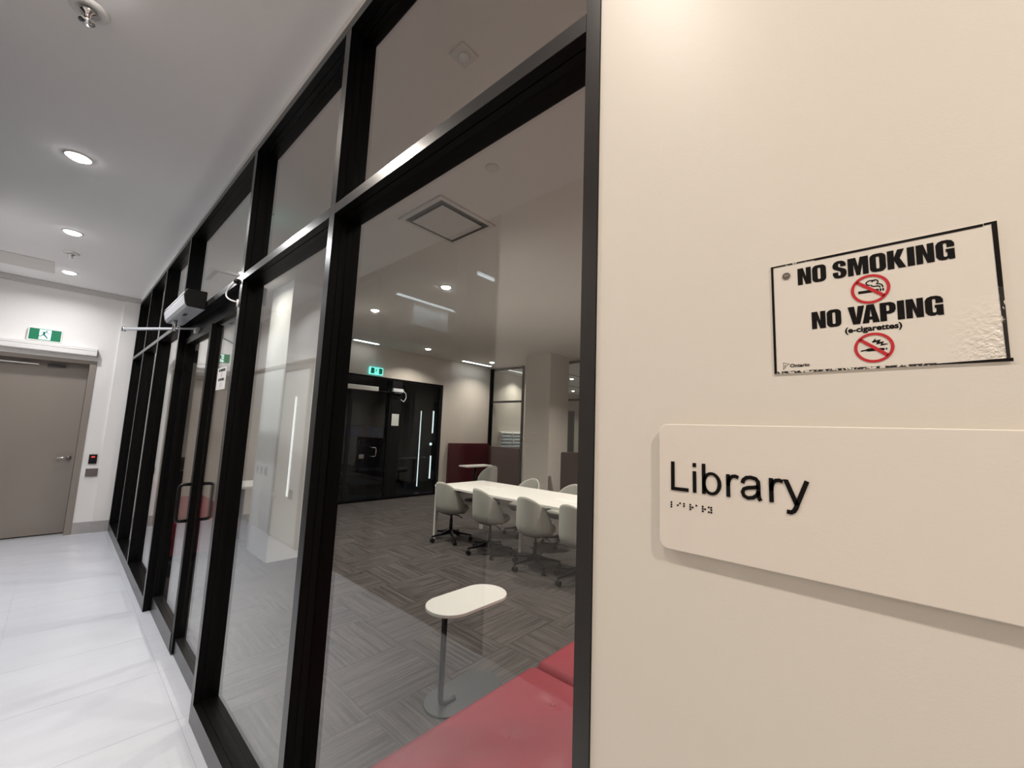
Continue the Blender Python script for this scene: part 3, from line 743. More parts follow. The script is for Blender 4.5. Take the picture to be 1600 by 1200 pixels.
for k, s_ in enumerate(BR):
    for d in s_.split(':')[1].split(','):
        d = int(d); du = 0 if d <= 3 else 0.0030; dv = -((d-1) % 3)*0.0030
        u_, v_ = bx[k]+du, -0.0165+dv
        p = frp(u_, v_, 0.0); q = frp(u_, v_, 0.0007)
        dots.cyl(p, q, 0.0013, 0.0010, n=10)
dots.build('braille', M_INK, sg)

ns = empty('no_smoking_sign', (XW, 0.0, 1.6), 'scuffed no smoking no vaping sticker with a black border on the cream wall', 'sign')
NX = XW - 0.0012
frn = wall_frame(NX, 0.101, 1.5325)
W_, H_ = 0.188, 0.1375
b = MB(); b.box(NX, XW-0.0001, 0.101-W_, 0.101, 1.5325, 1.5325+H_); b.build('sticker', M_PAPER, ns)
e1 = 0.0003
flat_polys('border', [[[(0.0003,0),(0.0030,0),(0.0030,H_-0.0006),(0.0004,H_-0.0006)]]], frn, M_INK, ns, e1)
flat_polys('border', [[[(0.045,H_-0.0034),(0.1790,H_-0.0032),(0.1790,H_-0.0004),(0.045,H_-0.0006)]]], frn, M_INK, ns, e1)
flat_polys('border', [[[(0.1795,H_-0.0024),(W_-0.0036,H_-0.0024),(W_-0.0033,0.072),(W_,0.072),(W_,H_),(0.1795,H_-0.0002)]]], frn, M_INK, ns, e1)
flat_polys('worn_border', [[[(0.0026,H_-0.0026),(0.045,H_-0.0026),(0.045,H_-0.0006),(0.0026,H_-0.0006)]]], frn, M_WORN2, ns, e1)
flat_polys('worn_border', [[[(0.0026,0.0002),(0.140,0.0002),(0.140,0.0024),(0.0026,0.0028)]]], frn, M_WORN, ns, e1)
flat_polys('border', [[[(0.140,0.0004),(W_+0.0016,-0.0002),(W_+0.0016,0.0032),(W_-0.003,0.0030),(0.140,0.0016)]]], frn, M_INK, ns, e1)
flat_polys('worn_border', [[[(W_-0.0033,0.072),(W_-0.0024,0.003),(W_,0.0032),(W_,0.072)]]], frn, M_WORN2, ns, e1)
heavy('lettering', 'NO SMOKING', 0.028, 0.159, 0.1072, 0.1280, frn, M_INK, ns, e1)
heavy('lettering', 'NO VAPING', 0.040, 0.148, 0.0510, 0.0715, frn, M_INK, ns, e1)
text_obj('lettering', '(e-cigarettes)', 0.0700, 0.1170, 0.0400, 0.0485, frn, M_INK, ns, bold=0.035, e=e1)
def prohibition(cu, cv, r, vape):
    rg = flat_polys('pictogram', [[ellipse(cu, cv, r, r, 64), ellipse(cu, cv, r*.83, r*.83, 64)],
        [[(cu-r*.74, cv+r*.52), (cu-r*.60, cv+r*.66), (cu+r*.74, cv-r*.50), (cu+r*.60, cv-r*.66)]]], frn, M_RED, ns, e1+0.0002)
    s_ = r
    L = []
    if not vape:
        L.append([[(cu-.62*s_, cv-.24*s_), (cu-.62*s_, cv-.06*s_), (cu-.02*s_, cv-.06*s_), (cu+.12*s_, cv-.24*s_)]])
        L.append([[(cu+.30*s_, cv-.24*s_), (cu+.16*s_, cv-.06*s_), (cu+.42*s_, cv-.06*s_), (cu+.42*s_, cv-.24*s_)]])
        for a in (.47, .60): L.append([[(cu+a*s_, cv-.24*s_), (cu+a*s_, cv-.06*s_), (cu+(a+.08)*s_, cv-.06*s_), (cu+(a+.08)*s_, cv-.24*s_)]])
        arc = [(cu+(.05+.24*math.cos(t))*s_, cv+(.42+.16*math.sin(t))*s_) for t in [PI*(.2+1.25*i/14) for i in range(15)]]
        L.append([ribbon(arc, .07*s_)])
        arc = [(cu+(.28+.15*math.cos(t))*s_, cv+(.44+.14*math.sin(t))*s_) for t in [PI*(1.0-1.25*i/10) for i in range(11)]]
        L.append([ribbon([(p[0]-.02*s_, p[1]) for p in arc], .07*s_)])
        L.append([ribbon([(cu+p[0]*s_, cv+p[1]*s_) for p in ((.05,.28),(.10,.18),(.22,.14),(.40,.14),(.48,.08),(.50,.0))], .07*s_)])
        L.append([ribbon([(cu+p[0]*s_, cv+p[1]*s_) for p in ((.30,.30),(.45,.28),(.58,.20),(.63,.08),(.63,.0))], .07*s_)])
    else:
        L.append([[(cu-.66*s_, cv-.22*s_), (cu-.66*s_, cv-.14*s_), (cu-.42*s_, cv-.10*s_), (cu-.30*s_, cv-.04*s_), (cu-.06*s_, cv-.04*s_), (cu+.10*s_, cv-.22*s_), (cu-.30*s_, cv-.24*s_), (cu-.42*s_, cv-.18*s_)]])
        L.append([[(cu+.28*s_, cv-.22*s_), (cu+.14*s_, cv-.05*s_), (cu+.52*s_, cv-.08*s_), (cu+.52*s_, cv-.22*s_)]])
        L.append([[(cu+.58*s_, cv-.20*s_), (cu+.58*s_, cv-.08*s_), (cu+.65*s_, cv-.08*s_), (cu+.65*s_, cv-.20*s_)]])
        z = [(-.10,.36),(.12,.62),(.10,.46),(.36,.50),(.30,.34),(.52,.36),(.44,.20),(.66,.20)]
        z2 = [(.70,.16),(.32,.08),(.38,.24),(.12,.20),(.18,.36),(-.02,.34)]
        L.append([[(cu+p[0]*s_, cv+p[1]*s_) for p in z+z2]])
    flat_polys('cigarette_symbol', L, frn, M_INK, rg, e1)
prohibition(0.0935, 0.0890, 0.0165, False)
prohibition(0.0935, 0.0232, 0.0165, True)
flat_polys('screw_cap', [[ellipse(0.0165, 0.1215, 0.0042, 0.0044, 32)]], frn, mat('grey_brown_cap', (0.13, 0.105, 0.09), 0.4), ns, 0.0008)
flat_polys('screw_cap_mark', [[[(0.0142,0.1208),(0.0188,0.1212),(0.0188,0.1230),(0.0142,0.1226)]]], frn, mat('pale_cap_mark', (0.30, 0.26, 0.23), 0.4), ns, 0.0012)
text_obj('lettering', 'Ontario', 0.0168, 0.0360, 0.0072, 0.0113, frn, M_INK, ns, bold=0.03, e=e1)
tri = [(0.0100, 0.0135), (0.0163, 0.0112), (0.0098, 0.0050)]
em = MB()
flat_polys('emblem', [[ribbon([tri[0], ((tri[0][0]+tri[1][0])/2+0.0003, (tri[0][1]+tri[1][1])/2-0.0002), tri[1]], 0.0004)], [ribbon([tri[1], (0.0127, 0.0092), (0.0117, 0.0068), tri[2]], 0.0004)], [ribbon([tri[2], (0.0104, 0.0085), tri[0]], 0.0004)],
   [[(0.0112,0.0100),(0.0124,0.0106),(0.0122,0.0094)]], [[(0.0110,0.0084),(0.0120,0.0090),(0.0112,0.0074)]]], frn, M_INK, ns, e1)

# ------------------------------------------------------------------ library: column, piers
BOX_ = BOX
struct(BOX('column', mat('column_paint', (0.86, 0.88, 0.90), 0.5), 1.61, 2.12, 4.832, 5.50, 0, ZL), 'white plastered column inside the library behind the glass', 'column')
struct(BOX('column', M_LWALL, 6.507, 7.15, 4.934, 5.57, 0, ZL), 'beige square column behind the long table', 'column')
for k, y in enumerate((5.07, 5.20, 5.33)):
    s_ = empty('light_switch', (1.61, y, 0.91), ['white switch plate on the white column, nearest the corner', 'white switch plate on the white column, middle of three', 'white switch plate on the white column, furthest from the corner'][k], 'switch', 'switch plates on the white column')
    BOX('plate', M_GREYW, 1.604, 1.6095, y, y+0.08, 0.862, 0.962, s_, 0.0015)
    BOX('rocker', mat('grey_rocker', (0.45,0.46,0.48), 0.4), 1.600, 1.6038, y+0.025, y+0.055, 0.885, 0.940, s_)

# gym glazing on library back wall
gg = empty('window_5', (3.02, YB, 0), 'dark glazed gym front in the library back wall', 'glazing', kind='structure')
BOX('rail', M_BLK, 3.02, 5.87, YB-0.01, YB+0.07, 2.40, 2.44, gg)
BOX('rail', M_BLK, 3.02, 5.87, YB-0.01, YB+0.07, 0.0, 0.05, gg)
for a, c in ((3.02, 3.07), (4.57, 4.80), (5.81, 5.87)): BOX('mullion', M_BLACK, a, c, YB-0.01, YB+0.07, 0.05, 2.40, gg)
BOX('transom', M_BLACK, 3.07, 4.57, YB-0.008, YB+0.068, 2.14, 2.17, gg)
BOX('pane', M_DGLASS, 4.80, 5.81, YB+0.03, YB+0.036, 0.05, 2.40, gg)
BOX('pane', M_DGLASS, 3.07, 4.57, YB+0.03, YB+0.036, 2.17, 2.40, gg)
BOX('stile', M_BLACK, 4.53, 4.57, YB, YB+0.04, 0.05, 2.14, gg)
BOX('stile', M_BLACK, 3.68, 3.74, YB, YB+0.04, 0.05, 2.14, gg)
BOX('pane', M_DGLASS, 3.74, 4.53, YB+0.018, YB+0.024, 0.05, 2.14, gg)
BOX('pane', M_DGLASS, 3.07, 3.68, YB+0.018, YB+0.024, 0.05, 2.14, gg)
MB().tube([(4.17, YB+0.017, 0.86), (4.26, YB-0.05, 0.86), (4.27, YB-0.06, 0.89), (4.27, YB-0.06, 1.00), (4.26, YB-0.05, 1.03), (4.17, YB+0.017, 1.03)], 0.010, 10).build('pull_handle', M_CHROME, gg)
BOX('lock_plate', M_STEEL, 3.96, 4.06, YB+0.008, YB+0.017, 0.82, 0.90, gg)
ob = empty('door_operator', (3.9, YB, 2.17), 'long white operator bar on the dark gym door', 'door opener')
MB().prism([(YB-0.0105, 2.135), (YB-0.07, 2.135), (YB-0.08, 2.145), (YB-0.08, 2.172), (YB-0.072, 2.178), (YB-0.08, 2.184), (YB-0.08, 2.215), (YB-0.07, 2.225), (YB-0.0105, 2.225)], 3.40, 4.215, 'x').build('cover', M_WHITE, ob)
ob = empty('door_operator', (4.7, YB, 2.17), 'short silver operator on the black post of the gym front', 'door opener')
BOX('cover', M_ALU, 4.55, 4.79, YB-0.075, YB-0.0105, 2.165, 2.235, ob, 0.004)
BOX('arm', M_STEEL, 4.58, 4.74, YB-0.09, YB-0.076, 2.135, 2.15, ob)
MB().tube([(4.81, YB-0.02, 2.21), (4.88, YB-0.03, 2.15), (4.89, YB-0.03, 2.06), (4.84, YB-0.03, 1.98), (4.77, YB-0.02, 2.02)], 0.006, 8).build('cable', M_GREYW, ob)
tag(BOX('paper_notice', M_SHEET, 4.595, 4.76, YB-0.0125, YB-0.0102, 1.475, 1.715), 'white sheet of paper taped to the black post of the gym front', 'notice')
ex = empty('exit_sign', (4.16, YB, 2.47), 'glowing teal exit sign above the dark gym glazing', 'exit sign')
BOX('housing', M_EXITC, 4.02, 4.305, YB-0.045, YB-0.0005, 2.470, 2.612, ex, 0.004)
exit_sign(far_frame(4.02, YB-0.0455, 2.470), 0.016, 0.269, 0.014, 0.128, ex, M_EXITG, M_EXITC, 0.0)

# gym behind the back wall
struct(BOX('floor_back_gym', M_RUBBER, 2.0, 7.6, YB+0.1, 11.5, -0.08, -0.001), 'black rubber floor of the gym behind the library', 'floor')
b = MB(); b.box(2.0, 7.5, 11.4, 11.5, 0, ZL); b.box(1.95, 2.0, YB+0.1, 11.5, 0, ZL); b.box(7.4, 7.5, YB+0.1, 11.4, 0, ZL)
struct(b.build('wall_back_gym', M_DARKR), 'dark walls of the gym behind the library', 'wall')
struct(BOX('ceiling_back_gym', M_DARKR, 1.9, 7.5, YB+0.1, 11.5, ZL, ZL+0.13), 'dark ceiling of the gym behind the library', 'ceiling')
def ledv(x, y, z0, z1, label, wd=0.02):
    e = empty('led_profile_light', (x, y, z0), label, 'light', 'vertical gym light profiles')
    BOX('housing', M_BLACK, x-wd, x+wd, y, y+0.03, z0, z1, e)
    BOX('diffuser', M_LEDV, x-wd*.75, x+wd*.75, y-0.004, y-0.0005, z0+0.005, z1-0.005, e)
b = MB(); b.box(5.55, 6.5, 8.24, 8.32, 0, ZL)
struct(b.build('wall_gym_pier', M_DARKR), 'dark pier in the gym carrying the light profiles', 'wall')
ledv(5.80, 8.205, 0.09, 1.86, 'long thin vertical light profile in the dark gym', 0.016)
ledv(6.16, 8.205, 1.33, 1.88, 'short upper vertical light profile at the gym edge', 0.026)
ledv(6.15, 8.205, 0.25, 0.80, 'short lower vertical light profile at the gym edge', 0.026)
tag(MB().lathe([(0, 0), (0.035, 0), (0.03, -0.015), (0, -0.016)], (6.155, 8.2395, 1.07), 20, 'y').build('wall_lamp', M_LEDV), 'small round white lamp between the two short gym light profiles', 'light')
area('gym_fill', (4.2, 9.2, ZL-0.02), 0.3, 22, (0.75, 0.9, 1.0))  # added fill lamp without a fitting, brings out the treadmills
tag(MB().lathe([(0, -0.0005), (0.07, -0.0005), (0.065, -0.01), (0, -0.011)], (5.8, 9.3, ZL), 24).build('downlight', M_LAMP), 'small bright downlight inside the dark gym', 'ceiling light')

def treadmill():
    e = empty('treadmill', (0, 0, 0), 'black treadmill', 'treadmill', 'treadmills in the dark gym')
    g_ = mat('treadmill_grey', (0.10, 0.105, 0.11), 0.4)
    BOX('deck', M_BLACK, -0.40, 0.40, -0.85, 0.75, 0.08, 0.20, e, 0.02, world=False)
    BOX('belt', M_RUBBER, -0.26, 0.26, -0.83, 0.60, 0.2005, 0.206, e, world=False)
    for sx in (-1, 1):
        MB().tube([(sx*0.38, 0.70, 0.15), (sx*0.36, 0.55, 0.7), (sx*0.33, 0.42, 1.22)], 0.035, 10).build('upright', g_, e, world=False)
        MB().tube([(sx*0.33, 0.44, 1.02), (sx*0.33, 0.10, 0.98), (sx*0.33, -0.05, 0.93)], 0.022, 8).build('handrail', M_BLACK, e, world=False)
    BOX('motor_cover', g_, -0.40, 0.40, 0.52, 0.88, 0.201, 0.30, e, 0.03, world=False)
    c = BOX('console', M_BLACK, -0.36, 0.36, 0.36, 0.46, 1.10, 1.45, e, 0.02, world=False)
    BOX('screen', M_SCREEN, -0.22, 0.22, 0.352, 0.3595, 1.17, 1.42, c, world=False)
    for sx in (-1, 1): BOX('foot', M_BLACK, sx*0.36-0.04, sx*0.36+0.04, -0.8, -0.7, 0, 0.079, e, world=False)
    for sx in (-1, 1): BOX('foot', M_BLACK, sx*0.36-0.04, sx*0.36+0.04, 0.6, 0.7, 0, 0.079, e, world=False)
    return e
tm = treadmill()
for k, (x, y, rz, lb) in enumerate([(3.7, 9.1, 0.1, 'treadmill in the dark gym, behind the glass door with the pull handle'), (4.75, 9.2, -0.05, 'treadmill in the dark gym, behind the black post'), (5.75, 9.9, -0.1, 'treadmill in the dark gym, next to the light profiles')]):
    t = tm if k == 0 else copy_tree(tm)
    t.location = (x, y, -0.001); t.rotation_euler = (0, 0, rz); t['label'] = lb

# ------------------------------------------------------------------ library ceiling fittings
def linear(x0, x1, y, z, label, group, rev=False):
    e = empty('linear_light', ((x0+x1)/2, y, z), label, 'ceiling light', group)
    BOX('housing', M_BLACK, x0-0.012, x1+0.012, y-0.042, y+0.042, z-0.012, z-0.0005, e)
    BOX('diffuser', M_LED, x0, x1, y-0.032, y+0.032, z-0.018, z-0.0125, e)
linear(6.20, 7.10, 7.25, ZL, 'bright linear ceiling light in front of the maroon booth', 'linear ceiling lights')
linear(3.55, 4.05, 7.28, ZL, 'short linear ceiling light above the teal exit sign', 'linear ceiling lights')
linear(-2.42, -1.26, 2.97, ZC, 'linear light on the gym ceiling across the corridor, nearer one', 'gym linear lights')
linear(-2.42, -1.26, 4.22, ZC, 'linear light on the gym ceiling across the corridor, further one', 'gym linear lights')

def diffuser(x0, x1, y0, y1, label):
    e = empty('air_diffuser', ((x0+x1)/2, (y0+y1)/2, ZL), label, 'air vent', 'ceiling air diffusers')
    t = 0.035
    b = MB()
    for a in ((x0, x1, y0, y0+t), (x0, x1, y1-t, y1), (x0, x0+t, y0+t, y1-t), (x1-t, x1, y0+t, y1-t)): b.box(*a, ZL-0.012, ZL-0.0005)
    b.build('frame', M_DIFF, e)
    BOX('throat', M_GAP, x0+t, x1-t, y0+t, y1-t, ZL-0.004, ZL-0.0006, e)
    BOX('face_panel', M_DIFF, x0+0.075, x1-0.075, y0+0.075, y1-0.075, ZL-0.022, ZL-0.014, e, 0.004)
    MB().cyl(((x0+x1)/2, (y0+y1)/2, ZL-0.014), ((x0+x1)/2, (y0+y1)/2, ZL-0.004), 0.03).build('hanger', M_DIFF, e)
diffuser(1.60, 2.14, 2.20, 2.72, 'square plaque air diffuser in the library ceiling above the side table')
diffuser(0.915, 1.45, 5.20, 5.76, 'square plaque air diffuser in the library ceiling near the glass door')
sp = empty('concealed_sprinkler', (1.62, 1.72, ZL), 'small round white cap flush in the library ceiling', 'sprinkler')
MB().lathe([(0, -0.0005), (0.042, -0.0005), (0.044, -0.003), (0.040, -0.007), (0, -0.008)], (1.62, 1.72, ZL), 28).build('cover_plate', M_DIFF, sp)
em_ = empty('ceiling_sensor', (1.0, 1.27, ZL), 'small square sensor on the library ceiling seen through the upper pane', 'sensor')
BOX('base', M_DIFF, 0.955, 1.045, 1.225, 1.315, ZL-0.012, ZL-0.0005, em_, 0.003)
MB().lathe([(0, -0.0125), (0.026, -0.0125), (0.020, -0.022), (0, -0.024)], (1.0, 1.27, ZL), 20).build('lens', M_GREYW, em_)
# hanging exit sign, seen edge-on
he = empty('exit_sign', (0.95, 3.5, ZL), 'slim ceiling hung exit sign seen edge-on through the upper pane', 'exit sign', rz=-0.265)
BOX('canopy', M_WHITE, -0.02, 0.02, -0.06, 0.06, -0.014, -0.0005, he, world=False)
MB().cyl((0, 0, -0.014), (0, 0, -0.06), 0.006, n=10).build('stem', M_WHITE, he, world=False)
BOX('panel', mat('exit_soft_glow', (0.2,0.7,0.66), 0.4, emit=(0.2,0.9,0.8), estr=0.55), -0.007, 0.007, -0.15, 0.15, -0.21, -0.06, he, world=False)
BOX('panel_edge', M_EXITG, -0.0076, -0.0071, -0.14, -0.05, -0.20, -0.07, he, world=False)

# ------------------------------------------------------------------ furniture
def cushion_mesh(x0, x1, y0, y1, z0, z1, R, dimples, nx=56, ny=44):
    b = MB(); vs = []
    def hz(x, y):
        d = min(x-x0, x1-x, y-y0, y1-y)
        # rounded rectangular crown
        dx = min(x-x0, x1-x); dy = min(y-y0, y1-y)
        ex_ = max(0, R-dx); ey = max(0, R-dy); rr = math.hypot(ex_, ey)
        z = z1 - R + math.sqrt(max(0, R*R - min(rr, R)**2))
        z += 0.012*math.sin(PI*(x-x0)/(x1-x0))*math.sin(PI*(y-y0)/(y1-y0))
        for (a, c) in dimples: z -= 0.018*math.exp(-((x-a)**2+(y-c)**2)/(2*0.028**2))
        return z
    def sp_(t): return t
    X = [x0 + (x1-x0)*(0.5-0.5*math.cos(PI*i/nx))*0.35 + (x1-x0)*i/nx*0.65 for i in range(nx+1)]
    Y = [y0 + (y1-y0)*(0.5-0.5*math.cos(PI*j/ny))*0.35 + (y1-y0)*j/ny*0.65 for j in range(ny+1)]
    for j in range(ny+1):
        for i in range(nx+1): vs.append((X[i], Y[j], hz(X[i], Y[j])))
    fs = [(j*(nx+1)+i, j*(nx+1)+i+1, (j+1)*(nx+1)+i+1, (j+1)*(nx+1)+i) for j in range(ny) for i in range(nx)]
    b.add(vs, fs, True)
    ring = [i for i in range(nx+1)] + [j*(nx+1)+nx for j in range(1, ny+1)] + [ny*(nx+1)+i for i in range(nx-1, -1, -1)] + [j*(nx+1) for j in range(ny-1, 0, -1)]
    n = len(ring); low = [(vs[k][0], vs[k][1], z0) for k in ring]; top = [vs[k] for k in ring]
    b.add(top+low, [(i, (i+1) % n, n+(i+1) % n, n+i) for i in range(n)], False)
    b.add(low, [tuple(range(n))])
    return b
sf = empty('sofa', (1.6, 0.85, 0), 'crimson tufted bench sofa behind the glass in the lower right', 'sofa')
BOX('plinth', M_BLACK, 0.80, 3.1, 0.50, 1.20, 0.0, 0.06, sf)
for k, (a, c) in enumerate(((0.752, 1.60), (1.604, 2.40), (2.404, 3.2))):
    dm = [(a+(c-a)*f, y) for f in (0.2, 0.5, 0.8) for y in (1.03, 0.80)]
    cshn = cushion_mesh(a, c, 0.46, 1.27, 0.24, 0.40, 0.045, dm).build('seat_cushion', M_VINYL, sf)
    for (bx_, by_) in dm:
        MB().lathe([(0, 0.0), (0.012, 0.0), (0.011, 0.004), (0.006, 0.006), (0, 0.0065)], (bx_, by_, 0.388), 14).build('button', M_VINYL, cshn)
    BOX('seat_base', M_VINYL, a+0.002, c-0.002, 0.47, 1.262, 0.06, 0.238, sf, 0.012)
BOX('backrest', M_VINYL, 0.752, 3.2, 0.366, 0.458, 0.06, 0.90, sf, 0.03, 3)
# bench at the far left of the library
sb = empty('bench', (1.2, 6.4, 0), 'crimson upholstered bench beyond the glass door', 'bench')
BOX('seat_base', M_VINYL, 0.92, 1.50, 5.48, 7.45, 0.05, 0.22, sb, 0.01)
BOX('plinth', M_BLACK, 0.96, 1.46, 5.52, 7.42, 0.0, 0.05, sb)
cushion_mesh(0.915, 1.505, 5.475, 7.20, 0.222, 0.40, 0.03, [], 20, 30).build('seat_cushion', M_VINYL, sb)
BOX('backrest', M_VINYL, 0.83, 0.912, 5.48, 7.40, 0.05, 0.66, sb, 0.02, 3)
# small white table with black leg beyond the column
wt = empty('side_table', (1.8, 5.95, 0), 'square white table with a black leg behind the white column', 'table')
BOX('table_top', M_LAM, 1.56, 2.16, 5.68, 6.28, 0.65, 0.675, wt, 0.004)
MB().cyl((1.64, 5.95, 0.02), (1.64, 5.95, 0.65), 0.028).build('leg', M_BLACK, wt)
MB().cyl((1.64, 5.95, 0.0), (1.64, 5.95, 0.02), 0.10).build('foot', M_BLACK, wt)

# capsule side table
st = empty('side_table', (1.675, 1.81, 0), 'small white oblong side table on a bent black leg in front of the sofa', 'table')
def capsule(cx_, cy_, L, W, n=20):
    out = []; r = W/2; h = L/2 - r
    for i in range(n+1): a = -PI/2 + PI*i/n; out.append((cx_+h+r*math.cos(a), cy_+r*math.sin(a)))
    for i in range(n+1): a = PI/2 + PI*i/n; out.append((cx_-h+r*math.cos(a), cy_+r*math.sin(a)))
    return out
MB().prism(capsule(1.675, 1.81, 0.52, 0.27), 0.485, 0.503, 'z').build('table_top', M_LAM, st, bevel=0.003)
MB().prism(capsule(1.675, 1.81, 0.48, 0.25), 0.0, 0.012, 'z').build('base_plate', M_GREYMET, st, bevel=0.003)
MB().tube([(1.60, 1.80, 0.478), (1.535, 1.80, 0.478), (1.515, 1.80, 0.470), (1.506, 1.80, 0.445), (1.506, 1.80, 0.05), (1.512, 1.80, 0.028), (1.535, 1.80, 0.020), (1.60, 1.80, 0.019)], 0.0155, 12).build('leg', M_GREYMET, st)
BOX('mounting_plate', M_BLACK, 1.58, 1.70, 1.75, 1.85, 0.478, 0.4848, st)

# long meeting table
TX0, TX1, TY0, TY1, TZ = 3.525, 4.42, 1.15, 4.57, 0.70
mt = empty('meeting_table', (3.95, 2.9, 0), 'long white meeting table with slim white panel legs', 'table')
BOX('table_top', M_LAM, TX0, TX1, TY0, TY1, TZ-0.028, TZ, mt, 0.003)
for y in (4.50, 3.37, 1.22):
    for x in (TX0+0.004, TX1-0.044): BOX('leg', M_LAM, x, x+0.04, y+0.022, y+0.062, 0.0, TZ-0.028, mt, 0.003) if y > 4 or y < 2 else None
BOX('leg', M_LAM, 3.925, 3.950, 3.36, 3.39, 0.0, TZ-0.028, mt, 0.003)
BOX('leg', M_LAM, 3.90, 3.96, 2.10, 2.16, 0.0, TZ-0.028, mt, 0.003)
BOX('beam', M_GREYMET, TX0+0.08, TX1-0.08, 4.50, 4.54, TZ-0.075, TZ-0.028, mt)
BOX('beam', M_GREYMET, 3.92, 3.95, 1.25, 4.50, TZ-0.075, TZ-0.028, mt)
for y in (3.75, 2.55): BOX('cable_flap', M_WHITE, 3.86, 4.02, y, y+0.30, TZ+0.0005, TZ+0.004, mt, 0.001)

def chair():
    e = empty('office_chair', (0, 0, 0), 'x', 'chair', 'tub chairs around the meeting table')
    # barrel shell: open towards +x, back towards -x
    NT, NV = 36, 16
    ZB = 0.352
    def ztop(th):
        a = min(1.0, abs(th)/math.radians(100))
        return 0.43 + 0.340*(1 - a**1.9)**0.72
    outer, inner = [], []
    for j in range(NV+1):
        t = j/NV
        for i in range(NT+1):
            th = math.radians(-100 + 200*math.copysign(1-(1-abs(2*i/NT-1))**1.6, 2*i/NT-1)*0.5 + 100)
            z = ZB + t*(ztop(th)-ZB)
            q = min(1, t/0.28); r = 0.150 + 0.075*math.sqrt(max(0, 1-(1-q)**2))
            lean = 0.035*t
            rs = r - 0.012*t**3
            x = -math.cos(th)*rs*0.98 - lean*max(0, math.cos(th)); y = math.sin(th)*rs*0.93
            outer.append((x, y, z))
            ri = rs - 0.034*(1-0.55*t**6)
            inner.append((-math.cos(th)*ri*0.98 - lean*max(0, math.cos(th)), math.sin(th)*ri*0.93, z-0.002 if t < 1 else z+0.0))
    w_ = NT+1; b = MB(); n0 = len(outer)
    fs = [(j*w_+i, j*w_+i+1, (j+1)*w_+i+1, (j+1)*w_+i) for j in range(NV) for i in range(NT)]
    fs += [(n0+j*w_+i+1, n0+j*w_+i, n0+(j+1)*w_+i, n0+(j+1)*w_+i+1) for j in range(NV) for i in range(NT)]
    fs += [(NV*w_+i, NV*w_+i+1, n0+NV*w_+i+1, n0+NV*w_+i) for i in range(NT)]
    fs += [(i+1, i, n0+i, n0+i+1) for i in range(NT)]
    for i in (0, NT):
        for j in range(NV): fs.append((j*w_+i, (j+1)*w_+i, n0+(j+1)*w_+i, n0+j*w_+i))
    b.add(outer+inner, fs, True)
    b.build('backrest', M_CHAIR, e, world=False)
    # seat pad
    b = MB(); n = 36; prof = [(0.0, 0.350), (0.60, 0.350), (0.86, 0.360), (0.99, 0.385), (1.0, 0.415), (0.93, 0.437), (0.6, 0.447), (0, 0.449)]
    vs = []
    for s_, z in prof:
        for i in range(n):
            a = 2*PI*i/n
            rx = 0.23 if math.cos(a) > 0 else 0.19
            vs.append((0.015+math.copysign(abs(math.cos(a))**0.8, math.cos(a))*rx*s_, math.copysign(abs(math.sin(a))**0.8, math.sin(a))*0.180*s_, z))
    fs = [(j*n+i, j*n+(i+1) % n, (j+1)*n+(i+1) % n, (j+1)*n+i) for j in range(len(prof)-1) for i in range(n)]
    b.add(vs, fs, True); b.build('seat', M_CHAIR, e, world=False)
    MB().cyl((0,0,0.12), (0,0,0.27), 0.024, 0.020).cyl((0,0,0.27), (0,0,0.335), 0.014).build('gas_lift', M_BLACK, e, world=False)
    MB().box(-0.07, 0.07, -0.05, 0.05, 0.328, 0.349).build('mechanism', M_BLACK, e, world=False, bevel=0.004)
    MB().tube([(0.0,-0.05,0.335), (0.0,-0.15,0.325), (0.0,-0.19,0.31)], 0.007, 8).build('lever', M_BLACK, e, world=False)
    for k in range(5):
        a = 2*PI*k/5 + 0.35; c_, s_ = math.cos(a), math.sin(a)
        vs = []
        for r, wd, z0, z1 in ((0.018, 0.020, 0.085, 0.145), (0.14, 0.015, 0.078, 0.105), (0.275, 0.011, 0.066, 0.084)):
            for sg_ in (-1, 1):
                for z in (z0, z1): vs.append((r*c_ - sg_*wd*s_, r*s_ + sg_*wd*c_, z))
        fs = []
        for q in range(2):
            o_ = q*4; fs += [(o_, o_+1, o_+5, o_+4), (o_+2, o_+6, o_+7, o_+3), (o_, o_+4, o_+6, o_+2), (o_+1, o_+3, o_+7, o_+5)]
        fs += [(0,2,3,1), (8,9,11,10)]
        lg = MB().add(vs, fs).build('leg', M_BLACK, e, world=False, bevel=0.003)
        cs = MB(); px_, py_ = 0.265*c_, 0.265*s_
        for sg_ in (-1, 1):
            ox, oy = -s_*0.013*sg_, c_*0.013*sg_
            cs.cyl((px_+ox*0.4, py_+oy*0.4, 0.026), (px_+ox*1.6, py_+oy*1.6, 0.026), 0.026, n=16)
        cs.cyl((px_, py_, 0.030), (px_, py_, 0.070), 0.007, n=8)
        cs.build('caster', M_BLACK, lg, world=False)
    return e
ch = chair()
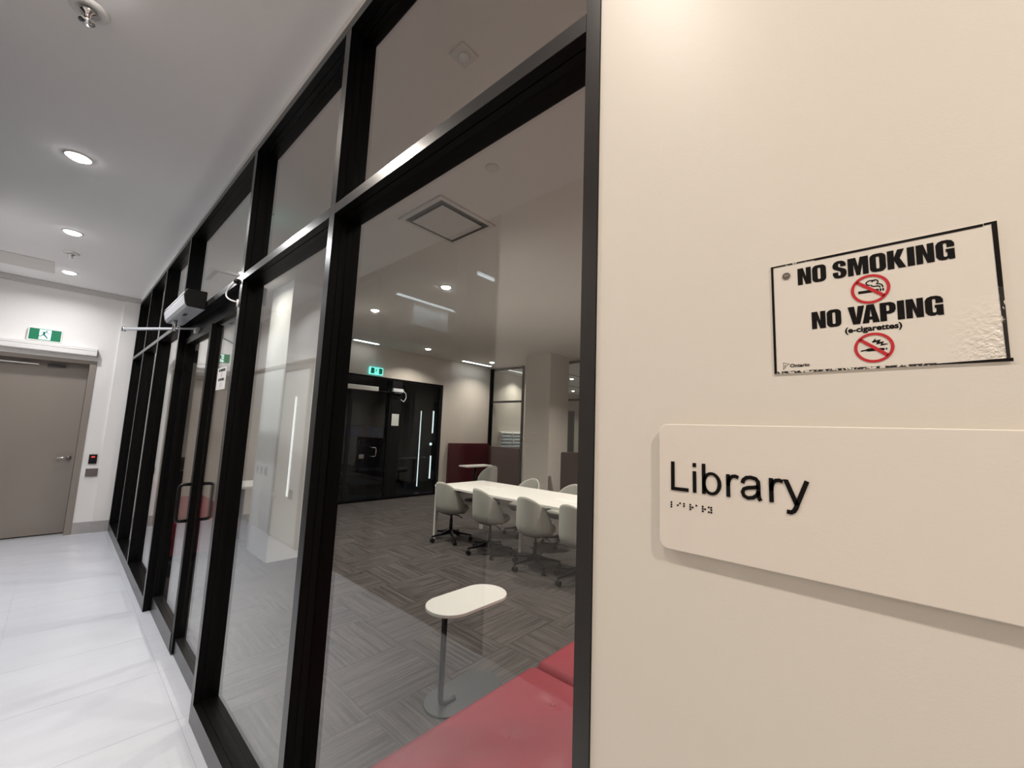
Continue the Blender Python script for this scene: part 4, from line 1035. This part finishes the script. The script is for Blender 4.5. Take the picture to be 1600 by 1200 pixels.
SPOTS = [(3.65, 4.34, 0.12, 'grey tub chair on casters, near side of the meeting table, at its far end'),
         (3.64, 3.60, -0.10, 'grey tub chair on casters, second from the far end on the table near side'),
         (3.64, 2.90, 0.05, 'grey tub chair on casters, third from the far end on the table near side'),
         (3.64, 2.33, 0.0, 'grey tub chair partly cut off by the black door jamb'),
         (4.63, 3.92, PI+0.1, 'grey tub chair on the window side of the meeting table, further one'),
         (4.62, 3.22, PI-0.1, 'grey tub chair on the window side of the meeting table, nearer one')]
for k, (x, y, rz, lb) in enumerate(SPOTS):
    c = ch if k == 0 else copy_tree(ch)
    c.location = (x, y, 0); c.rotation_euler = (0, 0, rz); c['label'] = lb
c = copy_tree(ch); c.location = (5.88, 5.98, 0); c.rotation_euler = (0, 0, PI/2-0.2); c['label'] = 'grey tub chair in front of the maroon booth'; c['group'] = 'tub chairs at the booth'

# maroon booth and its desk
bo = empty('booth_screen', (6.75, YB, 0), 'glossy maroon booth screen against the library back wall', 'booth')
BOX('panel', M_MAROON, 6.10, 7.34, 7.42, YB-0.004, 0.05, 1.13, bo, 0.008)
BOX('side_panel', M_BROWN, 7.30, 7.36, 6.40, 7.415, 0.05, 1.065, bo, 0.006)
BOX('plinth', M_BLACK, 6.12, 7.32, 7.43, 7.51, 0.0, 0.05, bo)
BOX('plinth', M_BLACK, 7.31, 7.35, 6.42, 7.41, 0.0, 0.05, bo)
dk = empty('booth_table', (6.9, 6.8, 0), 'small white topped table in front of the maroon booth', 'table')
BOX('table_top', M_LAM, 5.66, 6.36, 6.30, 6.58, 0.69, 0.72, dk, 0.003)
MB().cyl((6.0, 6.44, 0.015), (6.0, 6.44, 0.69), 0.03).build('leg', M_BLACK, dk)
MB().cyl((6.0, 6.44, 0.0), (6.0, 6.44, 0.015), 0.2).build('foot', M_BLACK, dk)
sc = empty('low_screen', (6.43, 3.6, 0), 'dark maroon low screen with rounded corner in front of the beige column', 'screen')
b = MB()
pl = [(2.7, 0.05), (4.56, 0.05), (4.56, 1.07)] + [(4.56-0.035+0.035*math.cos(t), 1.07+0.035*math.sin(t)) for t in (PI/6, PI/3, PI/2)] + [(2.7, 1.105)]
b.prism(pl, 6.40, 6.47, 'x'); b.build('panel', mat('dark_maroon_fabric', (0.030, 0.008, 0.008), 0.8), sc, bevel=0.006)
for y in (2.8, 4.45): BOX('foot', M_BLACK, 6.34, 6.53, y-0.03, y+0.03, 0.0, 0.05, sc)
